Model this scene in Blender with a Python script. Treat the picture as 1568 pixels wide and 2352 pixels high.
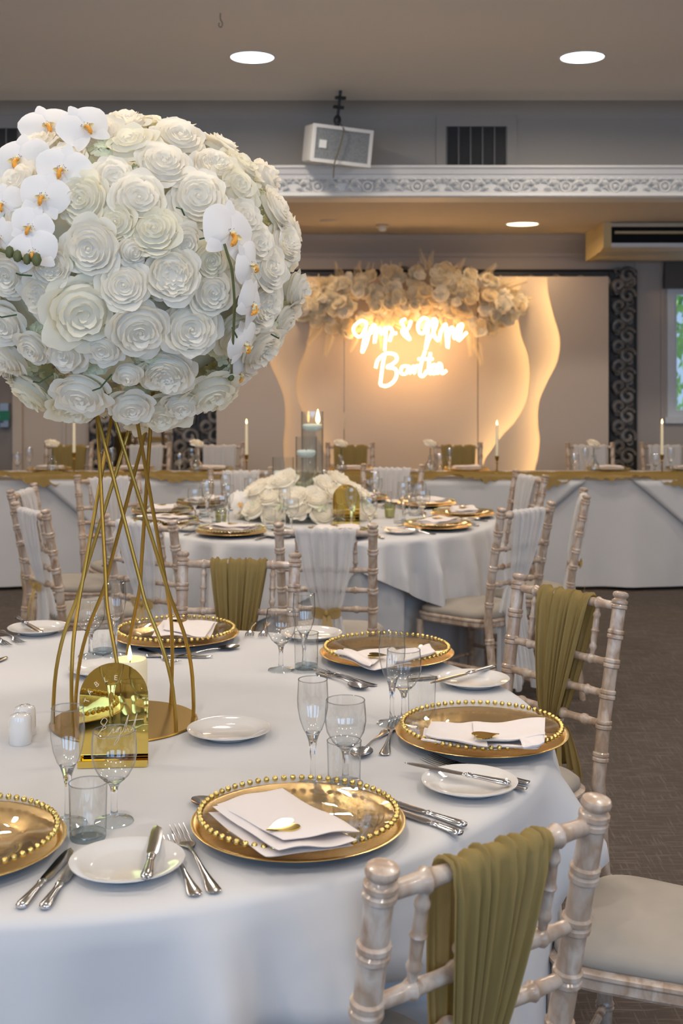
import bpy, math, random
from mathutils import Vector, Matrix, Euler
from math import sin, cos, pi, sqrt, radians, atan2
random.seed(7)
S = bpy.context.scene
COL = S.collection
for o in list(bpy.data.objects): bpy.data.objects.remove(o)

# ------------------------------------------------------------------ camera
H = 1.46; F = 2800.0; HX = 784.0; HY = 850.0
cam = bpy.data.cameras.new('camera'); camo = bpy.data.objects.new('camera', cam); COL.objects.link(camo)
camo.location = (0, 0, H); camo.rotation_euler = (radians(90), 0, 0)
cam.sensor_width = 36; cam.sensor_fit = 'AUTO'; cam.lens = F/2352*36
cam.shift_y = -(1176-HY)/2352
cam.clip_start = .05; cam.clip_end = 200
cam.dof.use_dof = True; cam.dof.focus_distance = 2.35; cam.dof.aperture_fstop = 7.1
S.camera = camo
S.cycles.transparent_max_bounces = 32; S.cycles.max_bounces = 10; S.cycles.transmission_bounces = 8; S.cycles.sample_clamp_indirect = 6
# ------------------------------------------------------------------ world + exposure
S.view_settings.view_transform = 'Standard'; S.view_settings.look = 'None'
S.view_settings.gamma = 1; S.view_settings.use_curve_mapping = False
S.view_settings.exposure = 0.28
w = bpy.data.worlds.new('world'); S.world = w; w.use_nodes = True
bg = w.node_tree.nodes['Background']; bg.inputs[0].default_value = (.45, .68, 1, 1); bg.inputs[1].default_value = .8
CEIL = 3.25; SOF = 2.6; BULK = 8.25; BACK = 10.35
LP = 12.5; DAY = 31; DAYC = (.38, .63, 1)
COOL = (1, .85, .70); WARM = (1, .66, .34)

def area(name, loc, size, power, color, rot=(0, 0, 0), shape='DISK', sy=None):
    l = bpy.data.lights.new(name, 'AREA'); l.shape = shape; l.size = size
    if sy: l.size_y = sy
    l.energy = power; l.color = color
    if shape == 'DISK': l.spread = radians(168)
    o = bpy.data.objects.new(name, l); o.location = loc; o.rotation_euler = rot; COL.objects.link(o)
    return o
sun = bpy.data.lights.new('sun', 'SUN'); sun.energy = 5; sun.angle = .02; suno = bpy.data.objects.new('sun', sun); COL.objects.link(suno); suno.rotation_euler = Vector((1, .15, 1)).to_track_quat('Z', 'Y').to_euler()
# ------------------------------------------------------------------ pixel helpers (world units from the photograph)
def at(px, py, Y): return Vector(((px-HX)/F*Y, Y, H-(py-HY)/F*Y))
def on(px, py, z=.75):
    Y = (H-z)*F/(py-HY); return Vector(((px-HX)/F*Y, Y, z))

# ------------------------------------------------------------------ materials
MAT = {}
def mat(name, col=(.8, .8, .8), rough=.5, metal=0, **k):
    if name in MAT: return MAT[name]
    m = bpy.data.materials.new(name); m.use_nodes = True; b = m.node_tree.nodes['Principled BSDF']
    b.inputs['Base Color'].default_value = (*col, 1); b.inputs['Roughness'].default_value = rough
    b.inputs['Metallic'].default_value = metal
    for a, v in k.items():
        if a == 'emit': b.inputs['Emission Color'].default_value = (*v[0], 1); b.inputs['Emission Strength'].default_value = v[1]
        elif a == 'sheen': b.inputs['Sheen Weight'].default_value = v
        elif a == 'trans': b.inputs['Transmission Weight'].default_value = v
        elif a == 'ior': b.inputs['IOR'].default_value = v
        elif a == 'coat': b.inputs['Coat Weight'].default_value = v
        elif a == 'sss': b.inputs['Subsurface Weight'].default_value = v; b.inputs['Subsurface Radius'].default_value = (.02, .015, .008); b.inputs['Subsurface Scale'].default_value = .5
    MAT[name] = m; return m
def nodes(m): return m.node_tree.nodes, m.node_tree.links, m.node_tree.nodes['Principled BSDF']
def noise_color(m, stops, scale=10, detail=4, stretch=(1, 1, 1), bump=0, bscale=None, dist=.002):
    N, L, b = nodes(m)
    tc = N.new('ShaderNodeTexCoord'); mp = N.new('ShaderNodeMapping'); mp.inputs['Scale'].default_value = stretch
    L.new(tc.outputs['Object'], mp.inputs[0])
    n = N.new('ShaderNodeTexNoise'); n.inputs['Scale'].default_value = scale; n.inputs['Detail'].default_value = detail
    L.new(mp.outputs[0], n.inputs[0])
    r = N.new('ShaderNodeValToRGB'); e = r.color_ramp.elements
    e[0].position = stops[0][0]; e[0].color = (*stops[0][1], 1); e[1].position = stops[-1][0]; e[1].color = (*stops[-1][1], 1)
    for p, c in stops[1:-1]: q = e.new(p); q.color = (*c, 1)
    L.new(n.outputs[0], r.inputs[0]); L.new(r.outputs[0], b.inputs['Base Color'])
    if bump:
        n2 = N.new('ShaderNodeTexNoise'); n2.inputs['Scale'].default_value = bscale or scale*4; n2.inputs['Detail'].default_value = 3
        L.new(mp.outputs[0], n2.inputs[0])
        bp = N.new('ShaderNodeBump'); bp.inputs['Strength'].default_value = bump; bp.inputs['Distance'].default_value = dist
        L.new(n2.outputs[0], bp.inputs['Height']); L.new(bp.outputs[0], b.inputs['Normal'])
    return m
def shell_mat(name, col, trans_col, tr=.3, clear=0, rough=.9):
    """cloth or petal: diffuse + translucent (+ clear share for sheer voile)"""
    m = bpy.data.materials.new(name); m.use_nodes = True; N, L = m.node_tree.nodes, m.node_tree.links; N.clear()
    out = N.new('ShaderNodeOutputMaterial'); d = N.new('ShaderNodeBsdfDiffuse'); d.inputs[0].default_value = (*col, 1); d.inputs[1].default_value = .3
    t = N.new('ShaderNodeBsdfTranslucent'); t.inputs[0].default_value = (*trans_col, 1)
    x = N.new('ShaderNodeMixShader'); x.inputs[0].default_value = tr
    L.new(d.outputs[0], x.inputs[1]); L.new(t.outputs[0], x.inputs[2]); last = x
    if clear:
        c = N.new('ShaderNodeBsdfTransparent'); y = N.new('ShaderNodeMixShader'); y.inputs[0].default_value = clear
        L.new(x.outputs[0], y.inputs[1]); L.new(c.outputs[0], y.inputs[2]); last = y
    L.new(last.outputs[0], out.inputs[0]); MAT[name] = m; return m

def thin_glass(name, tint=(.975, .985, .985), edge=(.20, .24, .28), f0=.13):
    m = bpy.data.materials.new(name); m.use_nodes = True; N, L = m.node_tree.nodes, m.node_tree.links; N.clear()
    out = N.new('ShaderNodeOutputMaterial'); lw = N.new('ShaderNodeLayerWeight'); lw.inputs[0].default_value = .5
    r = N.new('ShaderNodeValToRGB'); r.color_ramp.elements[0].position = .58; r.color_ramp.elements[0].color = (*tint, 1)
    r.color_ramp.elements[1].position = 1.0; r.color_ramp.elements[1].color = (*edge, 1)
    L.new(lw.outputs['Facing'], r.inputs[0])
    t = N.new('ShaderNodeBsdfTransparent'); L.new(r.outputs[0], t.inputs[0])
    g = N.new('ShaderNodeBsdfGlossy'); g.inputs['Roughness'].default_value = .02
    p = N.new('ShaderNodeMath'); p.operation = 'POWER'; p.inputs[1].default_value = 4.5; L.new(lw.outputs['Facing'], p.inputs[0])
    q = N.new('ShaderNodeMath'); q.operation = 'MULTIPLY_ADD'; q.inputs[1].default_value = .9-f0; q.inputs[2].default_value = f0; L.new(p.outputs[0], q.inputs[0])
    mx = N.new('ShaderNodeMixShader'); L.new(q.outputs[0], mx.inputs[0]); L.new(t.outputs[0], mx.inputs[1]); L.new(g.outputs[0], mx.inputs[2])
    L.new(mx.outputs[0], out.inputs[0]); MAT[name] = m; return m

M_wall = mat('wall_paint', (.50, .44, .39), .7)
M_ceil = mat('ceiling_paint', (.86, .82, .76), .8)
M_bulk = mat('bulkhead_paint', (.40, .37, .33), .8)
M_white = mat('white_plaster', (.78, .78, .76), .5)
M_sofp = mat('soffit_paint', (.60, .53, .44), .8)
M_cloth = noise_color(mat('linen', (.8, .8, .8), .85, sheen=.2), [(.3, (.50, .50, .505)), (.7, (.54, .54, .545))], 3, 2, bump=.12, bscale=500, dist=.0004)
M_napkin = mat('napkin_linen', (.70, .64, .61), .8, sheen=.2)
M_china = mat('china', (.68, .66, .63), .08, coat=.5)
M_steel = mat('steel', (.62, .62, .63), .16, 1)
M_gold = mat('charger_gold', (.83, .58, .24), .27, 1)
noise_color(M_gold, [(.3, (.80, .53, .20)), (.7, (.92, .68, .32))], 9, 3, bump=.25, bscale=22, dist=.004)
M_goldbead = mat('bead_gold', (.78, .58, .2), .1, 1)
M_goldpaint = mat('stand_gold', (.42, .265, .055), .32, .9)
M_goldmirror = mat('gold_mirror_acrylic', (.80, .60, .16), .02, 1)
M_goldetch = mat('etched_line', (.66, .58, .42), .7)
M_dark = mat('charger_underside_shade', (.03, .025, .02), .5)  # near-black colour paints in the shadow below the raised charger rim
M_black = mat('black_plastic', (.015, .015, .016), .4)
M_wood = mat('limed_wood', (.7, .6, .5), .3, coat=.3)
noise_color(M_wood, [(.34, (.55, .46, .38)), (.48, (.37, .26, .18)), (.57, (.56, .47, .39)), (.68, (.27, .15, .08))], 8, 5, (2.2, 2.2, 1.0), bump=.15, bscale=60, dist=.0015)
M_seat = noise_color(mat('seat_suede', (.5, .45, .38), .95, sheen=.1), [(.3, (.28, .25, .21)), (.7, (.37, .33, .28))], 6, 4)
M_goldsash = shell_mat('gold_voile', (.32, .235, .09), (.36, .26, .08), .22, .02)
M_whitesash = shell_mat('white_voile', (.80, .80, .80), (.8, .8, .8), .4, .22)
M_ribbon = shell_mat('gold_organza', (.62, .45, .18), (.62, .45, .18), .35, .15)
M_runner = shell_mat('gold_gauze', (.34, .235, .08), (.38, .26, .08), .3, .15)
M_petal = shell_mat('petal', (.97, .945, .87), (1, .92, .74), .45)
M_petal2 = shell_mat('petal_cream', (.95, .92, .81), (.98, .90, .62), .42)
M_orchid = shell_mat('orchid_petal', (.93, .90, .86), (.94, .88, .80), .25)
M_garland = shell_mat('dried_petal', (.88, .80, .62), (.92, .76, .42), .45)
M_lip = mat('orchid_lip', (.85, .36, .04), .5)
M_lipy = mat('orchid_lip_wing', (.82, .72, .36), .5)
M_spot = mat('orchid_spot', (.16, .05, .02), .6)
M_green = mat('stem_green', (.10, .11, .03), .5)
M_dkgreen = mat('leaf_green', (.03, .08, .03), .5)
M_foam = mat('foam_core', (.84, .83, .70), .9)
M_wax = mat('ivory_wax', (.86, .78, .56), .4, sss=.4)
M_mintwax = mat('pale_wax', (.70, .80, .76), .4, sss=.3)
M_flame = mat('flame', (1, .8, .4), .5, emit=((1, .62, .22), 12))
M_glass = thin_glass('clear_glass')
M_solid = mat('solid_glass', (1, 1, 1), .0, trans=1, ior=1.48)
M_water = thin_glass('water_glass', (.97, .98, .98), (.6, .63, .64))
M_frame = noise_color(mat('carved_black_wood', (.05, .045, .04), .32), [(.35, (.09, .08, .07)), (.7, (.36, .32, .28))], 12, 3)
M_mirror = mat('mirror_glass', (.8, .8, .8), .02, 1)
M_board = mat('backdrop_board', (.52, .44, .37), .75)
M_neon = mat('neon_tube', (1, .85, .6), .5, emit=((1, .60, .28), 10))
M_led = mat('led_strip', (1, .8, .5), .5, emit=((1, .69, .31), 26))
M_led2 = mat('led_strip_dim', (1, .8, .5), .5, emit=((1, .69, .34), 9))
M_lamp = mat('downlight_diffuser', (1, 1, 1), .5, emit=((.88, .93, 1), 7))
M_lampw = mat('soffit_light_diffuser', (1, 1, 1), .5, emit=((1, .78, .52), 4))
M_upvc = mat('window_frame_white', (.75, .78, .80), .4)
M_ac = mat('ac_casing', (.62, .54, .40), .5)
M_spk = mat('speaker_casing', (.72, .72, .70), .5)
M_grille = mat('speaker_grille', (.20, .21, .22), .6)
M_door = mat('door_grey', (.22, .20, .19), .6)
M_greensign = mat('green_sign', (.01, .16, .10), .5)
# carpet: dark brown with pale woven flecks
M_floor = mat('carpet', (.06, .05, .04), .95)
def carpet():
    N, L, b = nodes(M_floor); tc = N.new('ShaderNodeTexCoord'); cols = []
    for a, s in ((38, (6, 90, 1)), (-38, (90, 6, 1)), (80, (4, 60, 1))):
        mp = N.new('ShaderNodeMapping'); mp.inputs['Rotation'].default_value = (0, 0, radians(a)); mp.inputs['Scale'].default_value = s
        L.new(tc.outputs['Object'], mp.inputs[0]); n = N.new('ShaderNodeTexNoise'); n.inputs['Scale'].default_value = 1.6; n.inputs['Detail'].default_value = 2
        L.new(mp.outputs[0], n.inputs[0]); cols.append(n)
    mx = N.new('ShaderNodeMath'); mx.operation = 'MAXIMUM'; L.new(cols[0].outputs[0], mx.inputs[0]); L.new(cols[1].outputs[0], mx.inputs[1])
    m2 = N.new('ShaderNodeMath'); m2.operation = 'MAXIMUM'; L.new(mx.outputs[0], m2.inputs[0]); L.new(cols[2].outputs[0], m2.inputs[1])
    r = N.new('ShaderNodeValToRGB'); e = r.color_ramp.elements; e[0].position = .55; e[0].color = (.060, .046, .037, 1); e[1].position = .82; e[1].color = (.15, .125, .105, 1)
    L.new(m2.outputs[0], r.inputs[0]); L.new(r.outputs[0], b.inputs['Base Color'])
carpet()

# ------------------------------------------------------------------ mesh builder
class MB:
    def __init__(s): s.v = []; s.f = []
    def add(s, v, f, M=None):
        n = len(s.v)
        s.v += [tuple(M @ Vector(p)) for p in v] if M else [tuple(p) for p in v]
        s.f += [tuple(i+n for i in q) for q in f]; return s
    def box(s, a, b, M=None):
        x0, y0, z0 = a; x1, y1, z1 = b
        return s.add([(x0, y0, z0), (x1, y0, z0), (x1, y1, z0), (x0, y1, z0), (x0, y0, z1), (x1, y0, z1), (x1, y1, z1), (x0, y1, z1)],
                     [(0, 3, 2, 1), (4, 5, 6, 7), (0, 1, 5, 4), (1, 2, 6, 5), (2, 3, 7, 6), (3, 0, 4, 7)], M)
    def lathe(s, prof, seg=32, M=None):
        v = []; f = []; rings = []
        for r, z in prof:
            if r < 1e-6: rings.append([len(v)]); v.append((0, 0, z))
            else:
                rings.append(list(range(len(v), len(v)+seg)))
                v += [(r*cos(2*pi*i/seg), r*sin(2*pi*i/seg), z) for i in range(seg)]
        for a, b in zip(rings, rings[1:]):
            for i in range(seg):
                j = (i+1) % seg
                if len(a) == 1 and len(b) == 1: continue
                if len(a) == 1: f.append((a[0], b[j], b[i]))
                elif len(b) == 1: f.append((a[i], a[j], b[0]))
                else: f.append((a[i], a[j], b[j], b[i]))
        return s.add(v, f, M)
    def tube(s, pts, rad, seg=8, M=None, closed=False, flat=1.0):
        pts = [Vector(p) for p in pts]; n = len(pts)
        if not isinstance(rad, (list, tuple)): rad = [rad]*n
        v = []; f = []; up = None
        for i, p in enumerate(pts):
            t = (pts[(i+1) % n]-pts[i-1]) if closed else (pts[min(i+1, n-1)]-pts[max(i-1, 0)])
            t = t.normalized() if t.length > 1e-9 else Vector((0, 0, 1))
            if up is None:
                up = Vector((1, 0, 0)) if abs(t.x) < .8 else Vector((0, 1, 0))
            a = (up-t*up.dot(t))
            a = a.normalized() if a.length > 1e-6 else t.orthogonal().normalized()
            up = a; b = t.cross(a)
            v += [p+(a*cos(2*pi*k/seg)+b*sin(2*pi*k/seg)*flat)*rad[i] for k in range(seg)]
        for i in range(n if closed else n-1):
            j = (i+1) % n
            for k in range(seg):
                l = (k+1) % seg; f.append((i*seg+k, i*seg+l, j*seg+l, j*seg+k))
        if not closed: f.append(tuple(reversed(range(seg)))); f.append(tuple(range((n-1)*seg, n*seg)))
        return s.add(v, f, M)
    def grid(s, fn, nu, nv, M=None, wrap=False):
        v = []; f = []; cu = nu if wrap else nu+1
        for j in range(nv+1):
            for i in range(cu): v.append(fn(i/nu, j/nv))
        for j in range(nv):
            for i in range(nu):
                k = (i+1) % cu; f.append((j*cu+i, j*cu+k, (j+1)*cu+k, (j+1)*cu+i))
        return s.add(v, f, M)
    def prism(s, poly, d, M=None):
        n = len(poly); v = [(x, y, 0) for x, y in poly]+[(x, y, d) for x, y in poly]
        f = [tuple(reversed(range(n))), tuple(range(n, 2*n))]+[(i, (i+1) % n, n+(i+1) % n, n+i) for i in range(n)]
        return s.add(v, f, M)
    def mesh(s, name, m, smooth=True, ang=40):
        me = bpy.data.meshes.new(name); me.from_pydata([tuple(p) for p in s.v], [], s.f); me.materials.append(m)
        if smooth:
            me.polygons.foreach_set('use_smooth', [True]*len(me.polygons)); me.set_sharp_from_angle(angle=radians(ang))
        me.update(); return me
def new(name, me, parent=None, loc=(0, 0, 0), rot=(0, 0, 0), sc=None, M=None):
    o = bpy.data.objects.new(name, me); COL.objects.link(o)
    if parent: o.parent = parent
    if M is not None: o.matrix_local = M
    else:
        o.location = loc; o.rotation_euler = rot
        if sc: o.scale = (sc,)*3 if not hasattr(sc, '__len__') else sc
    return o
def tag(o, label=None, cat=None, group=None, kind=None):
    if label: o['label'] = label
    if cat: o['category'] = cat
    if group: o['group'] = group
    if kind: o['kind'] = kind
    return o
def empty(name, label, cat, loc, rz=0, group=None):
    return tag(new(name, None, None, loc, (0, 0, rz)), label, cat, group)
def struct(name, mb, m, parent=None, smooth=False):
    o = new(name, mb.mesh(name, m, smooth), parent)
    if not parent: o['kind'] = 'structure'
    return o
def kids(root):
    return [o for o in root.children]
def dup(src, loc, rz, label, group=None, scale=None):
    def cp(o, par):
        c = o.copy(); COL.objects.link(c)
        if par: c.parent = par
        for ch in o.children: cp(ch, c)
        return c
    r = cp(src, None); r.location = loc; r.rotation_euler = (0, 0, rz); r['label'] = label
    if group: r['group'] = group
    if scale: r.scale = (scale,)*3
    return r
def smoothpath(pts, n=6, closed=False):
    P = [Vector(p) for p in pts]; out = []; m = len(P)
    for i in range(m if closed else m-1):
        if closed: a, b, c, d = P[i-1], P[i], P[(i+1) % m], P[(i+2) % m]
        else: a, b, c, d = P[max(i-1, 0)], P[i], P[i+1], P[min(i+2, m-1)]
        for k in range(n):
            t = k/n
            out.append(.5*((2*b)+(c-a)*t+(2*a-5*b+4*c-d)*t*t+(3*b-a-3*c+d)*t**3))
    if not closed: out.append(P[-1])
    return out
def XY(pts): return [(x, y, 0) for x, y in pts]
def lerpt(tab, x):
    if x <= tab[0][0]: return tab[0][1]
    for (a, p), (b, q) in zip(tab, tab[1:]):
        if x <= b: return p+(q-p)*(x-a)/(b-a)
    return tab[-1][1]

# ================================================================== STRUCTURE
XL, XR, YF = -6.5, 5.2, -2.5
struct('floor', MB().box((XL, YF, -.1), (XR, BACK+.2, 0)), M_floor)
struct('ceiling', MB().box((XL, YF, CEIL), (XR, BULK+.05, CEIL+.1)), M_ceil)
struct('ceiling_soffit', MB().box((XL, 8.05, SOF), (XR, BACK+.2, SOF+.06)), M_sofp)['kind'] = 'structure'
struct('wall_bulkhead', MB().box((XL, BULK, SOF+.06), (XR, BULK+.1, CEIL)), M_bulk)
# cove between bulkhead and ceiling
cv = MB(); pr = [(BULK, 3.16)]+[(BULK-.16+.16*cos(t), 3.16+.09*sin(t)) for t in [i*pi/12 for i in range(0, 7)]]+[(BULK, CEIL)]
cv.grid(lambda u, v: (XL+(XR-XL)*u, *pr[min(int(v*(len(pr)-1)+.5), len(pr)-1)]), 1, len(pr)-1)
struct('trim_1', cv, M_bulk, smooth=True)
# back wall with window opening at right
WX0, WX1, WZ0, WZ1 = 2.765, 3.75, 1.06, 2.16
bw = MB()
for a, b in (((XL, BACK, 0), (WX0, BACK+.12, SOF)), ((WX1, BACK, 0), (XR, BACK+.12, SOF)), ((WX0, BACK, 0), (WX1, BACK+.12, WZ0)), ((WX0, BACK, WZ1), (WX1, BACK+.12, SOF))): bw.box(a, b)
struct('wall_back', bw, M_wall)
struct('wall_left', MB().box((XL-.1, YF, 0), (XL, BACK+.12, CEIL)), M_wall)
fw = MB(); wins = [(-5.2, -3.4), (-2.4, -.6), (.4, 2.2), (3.0, 4.6)]; xa_ = XL
for a_, b_ in wins: fw.box((xa_, YF-.1, 0), (a_, YF, CEIL)); fw.box((a_, YF-.1, 0), (b_, YF, .9)); fw.box((a_, YF-.1, 2.45), (b_, YF, CEIL)); xa_ = b_
fw.box((xa_, YF-.1, 0), (XR, YF, CEIL)); struct('wall_front', fw, M_wall)
for a_, b_ in wins: area('window_daylight', ((a_+b_)/2, YF+.02, 1.68), b_-a_, DAY, DAYC, (radians(90), 0, 0), 'RECTANGLE', 1.55)
struct('wall_right', MB().box((XR, YF, 0), (XR+.1, BACK+.12, CEIL)), M_wall)
bt = MB()
for x in (-2.35, -1.72, 2.42, 2.5, 2.72): bt.box((x-.012, BACK-.015, .12), (x+.012, BACK, 2.42))
struct('trim_2', bt, M_wall)
cb = MB(); pr2 = [(BACK, 2.42), (BACK-.02, 2.42), (BACK-.025, 2.45), (BACK-.06, 2.50), (BACK-.10, 2.56), (BACK-.11, SOF)]
cb.grid(lambda u, v: (XL+(XR-XL)*u, *pr2[int(v*5+.5)]), 1, 5); struct('trim_3', cb, M_wall)
struct('baseboard_back', MB().box((XL, BACK-.02, 0), (XR, BACK, .12)), M_wall)
# window
wf = MB()
for a, b in (((WX0, 0, WZ0), (WX0+.06, .09, WZ1)), ((WX1-.06, 0, WZ0), (WX1, .09, WZ1)), ((WX0+.06, 0, WZ0), (WX1-.06, .09, WZ0+.06)), ((WX0+.06, 0, WZ1-.06), (WX1-.06, .09, WZ1)), ((WX0-.03, -.04, WZ0-.05), (WX1+.03, .03, WZ0))):
    wf.box((a[0], BACK+a[1]-.01, a[2]), (b[0], BACK+b[1]-.01, b[2]))
win = struct('window_1', wf, M_upvc)
new('pane', MB().box((WX0+.06, BACK+.04, WZ0+.06), (WX1-.06, BACK+.046, WZ1-.06)).mesh('pane', M_glass, False), win)
sl = MB(); 
for a, b in (((WX0+.06, .02, WZ0+.06), (WX0+.085, .06, WZ1-.06)), ((WX0+.45, .02, WZ0+.06), (WX0+.49, .06, WZ1-.06))): sl.box((a[0], BACK+a[1], a[2]), (b[0], BACK+b[1], b[2]))
new('sash', sl.mesh('sash', M_upvc, False), win)
# shrubs outside
hb = MB(); R = random.Random(3)
for i in range(2600):
    p = Vector((R.uniform(1.8, 5.5), R.uniform(12.0, 13.2), R.uniform(.0, 3.2))); s = R.uniform(.05, .11)
    M = Matrix.Translation(p) @ Euler((R.uniform(0, 6), R.uniform(0, 6), R.uniform(0, 6))).to_matrix().to_4x4()
    hb.add([(-s, 0, 0), (0, -s*.5, .01), (s, 0, 0), (0, s*.5, .01)], [(0, 1, 2, 3)], M)
M_leafout = noise_color(mat('outdoor_leaf', (.2, .5, .1), .5), [(.3, (.10, .36, .06)), (.7, (.45, .75, .18))], 2, 3)
tag(new('hedge', hb.mesh('hedge', M_leafout, False)), 'bright green hedge seen through the window', 'hedge', kind='stuff')
# door at left with push bar
dz = MB().box((-3.75, BACK-.03, 0), (-2.78, BACK-.005, 2.1)); door = struct('door_1', dz, M_door)
new('door_frame', MB().box((-3.83, BACK-.05, 0), (-3.75, BACK, 2.18)).box((-2.78, BACK-.05, 0), (-2.70, BACK, 2.18)).box((-3.75, BACK-.05, 2.1), (-2.78, BACK, 2.18)).mesh('door_frame', M_wall, False), door)
new('push_bar', MB().tube([(-3.7, BACK-.09, 1.03), (-2.84, BACK-.09, 1.03)], .018, 10).box((-2.87, BACK-.1, .98), (-2.80, BACK-.03, 1.18)).box((-3.74, BACK-.1, .98), (-3.67, BACK-.03, 1.08)).mesh('push_bar', mat('bar_metal', (.35, .4, .45), .25, .8)), door)
sg = tag(new('door_sign', MB().box((-3.45, BACK-.13, 1.037), (-2.785, BACK-.11, 1.118)).mesh('door_sign', M_greensign, False)), 'green push-to-open notice with white lettering above the door bar', 'sign')

def textobj(body, size, loc, rot, m, parent=None, name='lettering', ext=.0005):
    c = bpy.data.curves.new(name, 'FONT'); c.body = body; c.size = size; c.align_x = 'CENTER'; c.align_y = 'CENTER'; c.extrude = ext; c.materials.append(m)
    q = bpy.data.objects.new('text', c); COL.objects.link(q); bpy.context.view_layer.update()
    me = bpy.data.meshes.new_from_object(q.evaluated_get(bpy.context.evaluated_depsgraph_get())); bpy.data.objects.remove(q)
    me.materials.clear(); me.materials.append(m)
    return new(name, me, parent, loc, rot)
textobj('Push bar to open', .068, (-3.10, BACK-.1315, 1.075), (pi/2, 0, 0), mat('sign_white', (.8, .85, .82), .5), sg)

# cornice with plaster ornament
CY = 8.0
prc = [(8.25, 2.805), (CY-.03, 2.80), (CY-.035, 2.785), (CY-.02, 2.775), (CY-.015, 2.76), (CY-.01, 2.745), (CY+.0, 2.742), (CY+.005, 2.715), (CY+.03, 2.705), (CY+.03, 2.64), (CY+.01, 2.625), (CY+.005, 2.605), (CY+.02, 2.595), (8.25, 2.595)]
cm = MB().grid(lambda u, v: (XL+(XR-XL)*u, *prc[int(v*(len(prc)-1)+.5)]), 1, len(prc)-1)
corn = struct('trim_4', cm, M_white, smooth=False)
Mf = Matrix.Rotation(pi/2, 4, 'X')     # ornament drawn in XY then stood up facing -Y
def c3(pts): return [(x, -d, z) for x, z, d in pts]
ros = MB(); ros.tube([(.026*cos(a), -.004, .026*sin(a)) for a in [i*pi/8 for i in range(16)]], .0065, 6, closed=True)
ros.lathe([(0, .016), (.008, .013), (.014, .006), (.016, 0)], 12, Mf)
ros_me = ros.mesh('rosette', M_white)
lf = MB()
def leafy(mb, x0, z0, x1, z1, wd, d):
    n = 8; path = [(x0+(x1-x0)*t/n, -d*sin(pi*(t+.6)/(n+1.2)), z0+(z1-z0)*t/n+.010*sin(pi*t/n)) for t in range(n+1)]
    mb.tube(path, [wd*sin(pi*(t+.7)/(n+1.4)) for t in range(n+1)], 6)
leafy(lf, .035, .0, .10, .012, .013, .012); leafy(lf, .04, -.018, .085, -.006, .009, .010); leafy(lf, .07, .02, .13, -.004, .011, .012)
leafy(lf, .09, -.02, .145, -.012, .009, .01); leafy(lf, .115, .012, .16, .016, .008, .009)
leaf_me = lf.mesh('acanthus', M_white)
lf2 = MB()
for k in range(3): leafy(lf2, k*.054+.003, .002, k*.054+.05, .002, .009, .009)
sc_me = lf2.mesh('scallop', M_white)
P = .326; x0 = at(680+150/3.015, 440, CY).x
for i in range(-8, 9):
    x = x0+i*P
    new('rosette', ros_me, corn, (x, CY+.026, 2.668), sc=(1.25, 1.6, 1.25))
    new('acanthus', leaf_me, corn, (x, CY+.03, 2.668), sc=(1, 1.7, 1.5))
    new('acanthus', leaf_me, corn, (x, CY+.03, 2.668), sc=(-1, 1.7, 1.5))
    for k in (0, .163): new('scallop', sc_me, corn, (x-.163+k, CY+.015, 2.706))

# ceiling downlights
def downlight(x, y, z, m, label, power, col, group, lab_r=.122):
    t = empty('downlight', label, 'ceiling light', (x, y, z), 0, group)
    new('trim_ring', MB().lathe([(.122, -.004), (.130, -.006), (.134, 0)], 40).mesh('trim_ring', M_white), t)
    new('diffuser', MB().lathe([(0, -.006), (.118, -.005), (.122, -.001)], 40).mesh('diffuser', m), t)
    a = area('downlight_lamp', (0, 0, -.02), .22, power, col); a.parent = t
    return t
for (x, y, lab) in ((-.51, 6.97, 'round white downlight above the wall speaker side of the ceiling'), (1.376, 6.97, 'round white downlight above the air vent')):
    downlight(x, y, CEIL, M_lamp, lab, LP, COOL, 'main ceiling downlights')
ords = ['first', 'second', 'third', 'fourth', 'fifth']
for iy, y in enumerate((6.97, 4.9, 2.8, .7, -1.4)):
    for ix, x in enumerate((-4.3, -2.4, -.51, 1.376, 3.3)):
        if iy == 0 and ix in (2, 3): continue
        downlight(x, y, CEIL, M_lamp, 'white downlight, %s row from the bulkhead, %s from the left wall' % (ords[iy], ords[ix]), LP, COOL, 'ceiling downlights beyond the picture')
for x, lab in ((-2.35, 'warm downlight in the low soffit above the left mirror'), (-.47, 'warm downlight in the low soffit at the edge of the flower ball'), (1.41, 'warm downlight in the low soffit beside the air conditioner')):
    downlight(x, 9.5, SOF, M_lampw, lab, 5, WARM, 'soffit downlights')
# smoke detector, sensor, hook
p = at(878, 516, 9.56)
t = empty('smoke_detector', 'small cream smoke detector under the low soffit', 'detector', (p.x, 9.56, SOF))
new('base', MB().lathe([(.052, 0), (.054, -.018), (.045, -.024), (0, -.024)], 24).mesh('base', M_ac), t)
new('sensor_cage', MB().lathe([(.032, -.022), (.03, -.045), (.018, -.052), (0, -.053)], 20).mesh('sensor_cage', M_upvc), t)
tag(new('motion_sensor', MB().lathe([(.07, 0), (.068, -.008), (.03, -.014), (0, -.015)], 24).mesh('motion_sensor', M_sofp), None, (at(755, 510, 9.3).x, 9.3, SOF)), 'flat round sensor in the low soffit near the flower ball', 'sensor')
hk = (CEIL-H)*F/(HY-30); hx = (506-HX)/F*hk
h = smoothpath([(0, 0, 0), (0, 0, -.03), (.008, 0, -.045), (.010, 0, -.06), (0, 0, -.072), (-.009, 0, -.06), (-.004, 0, -.048)], 5)
tag(new('ceiling_hook', MB().tube(h, .0022, 6).mesh('ceiling_hook', mat('hook_metal', (.12, .1, .08), .4, .7)), None, (hx, hk, CEIL)), 'small dark wire hook hanging from the ceiling', 'hook')

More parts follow.
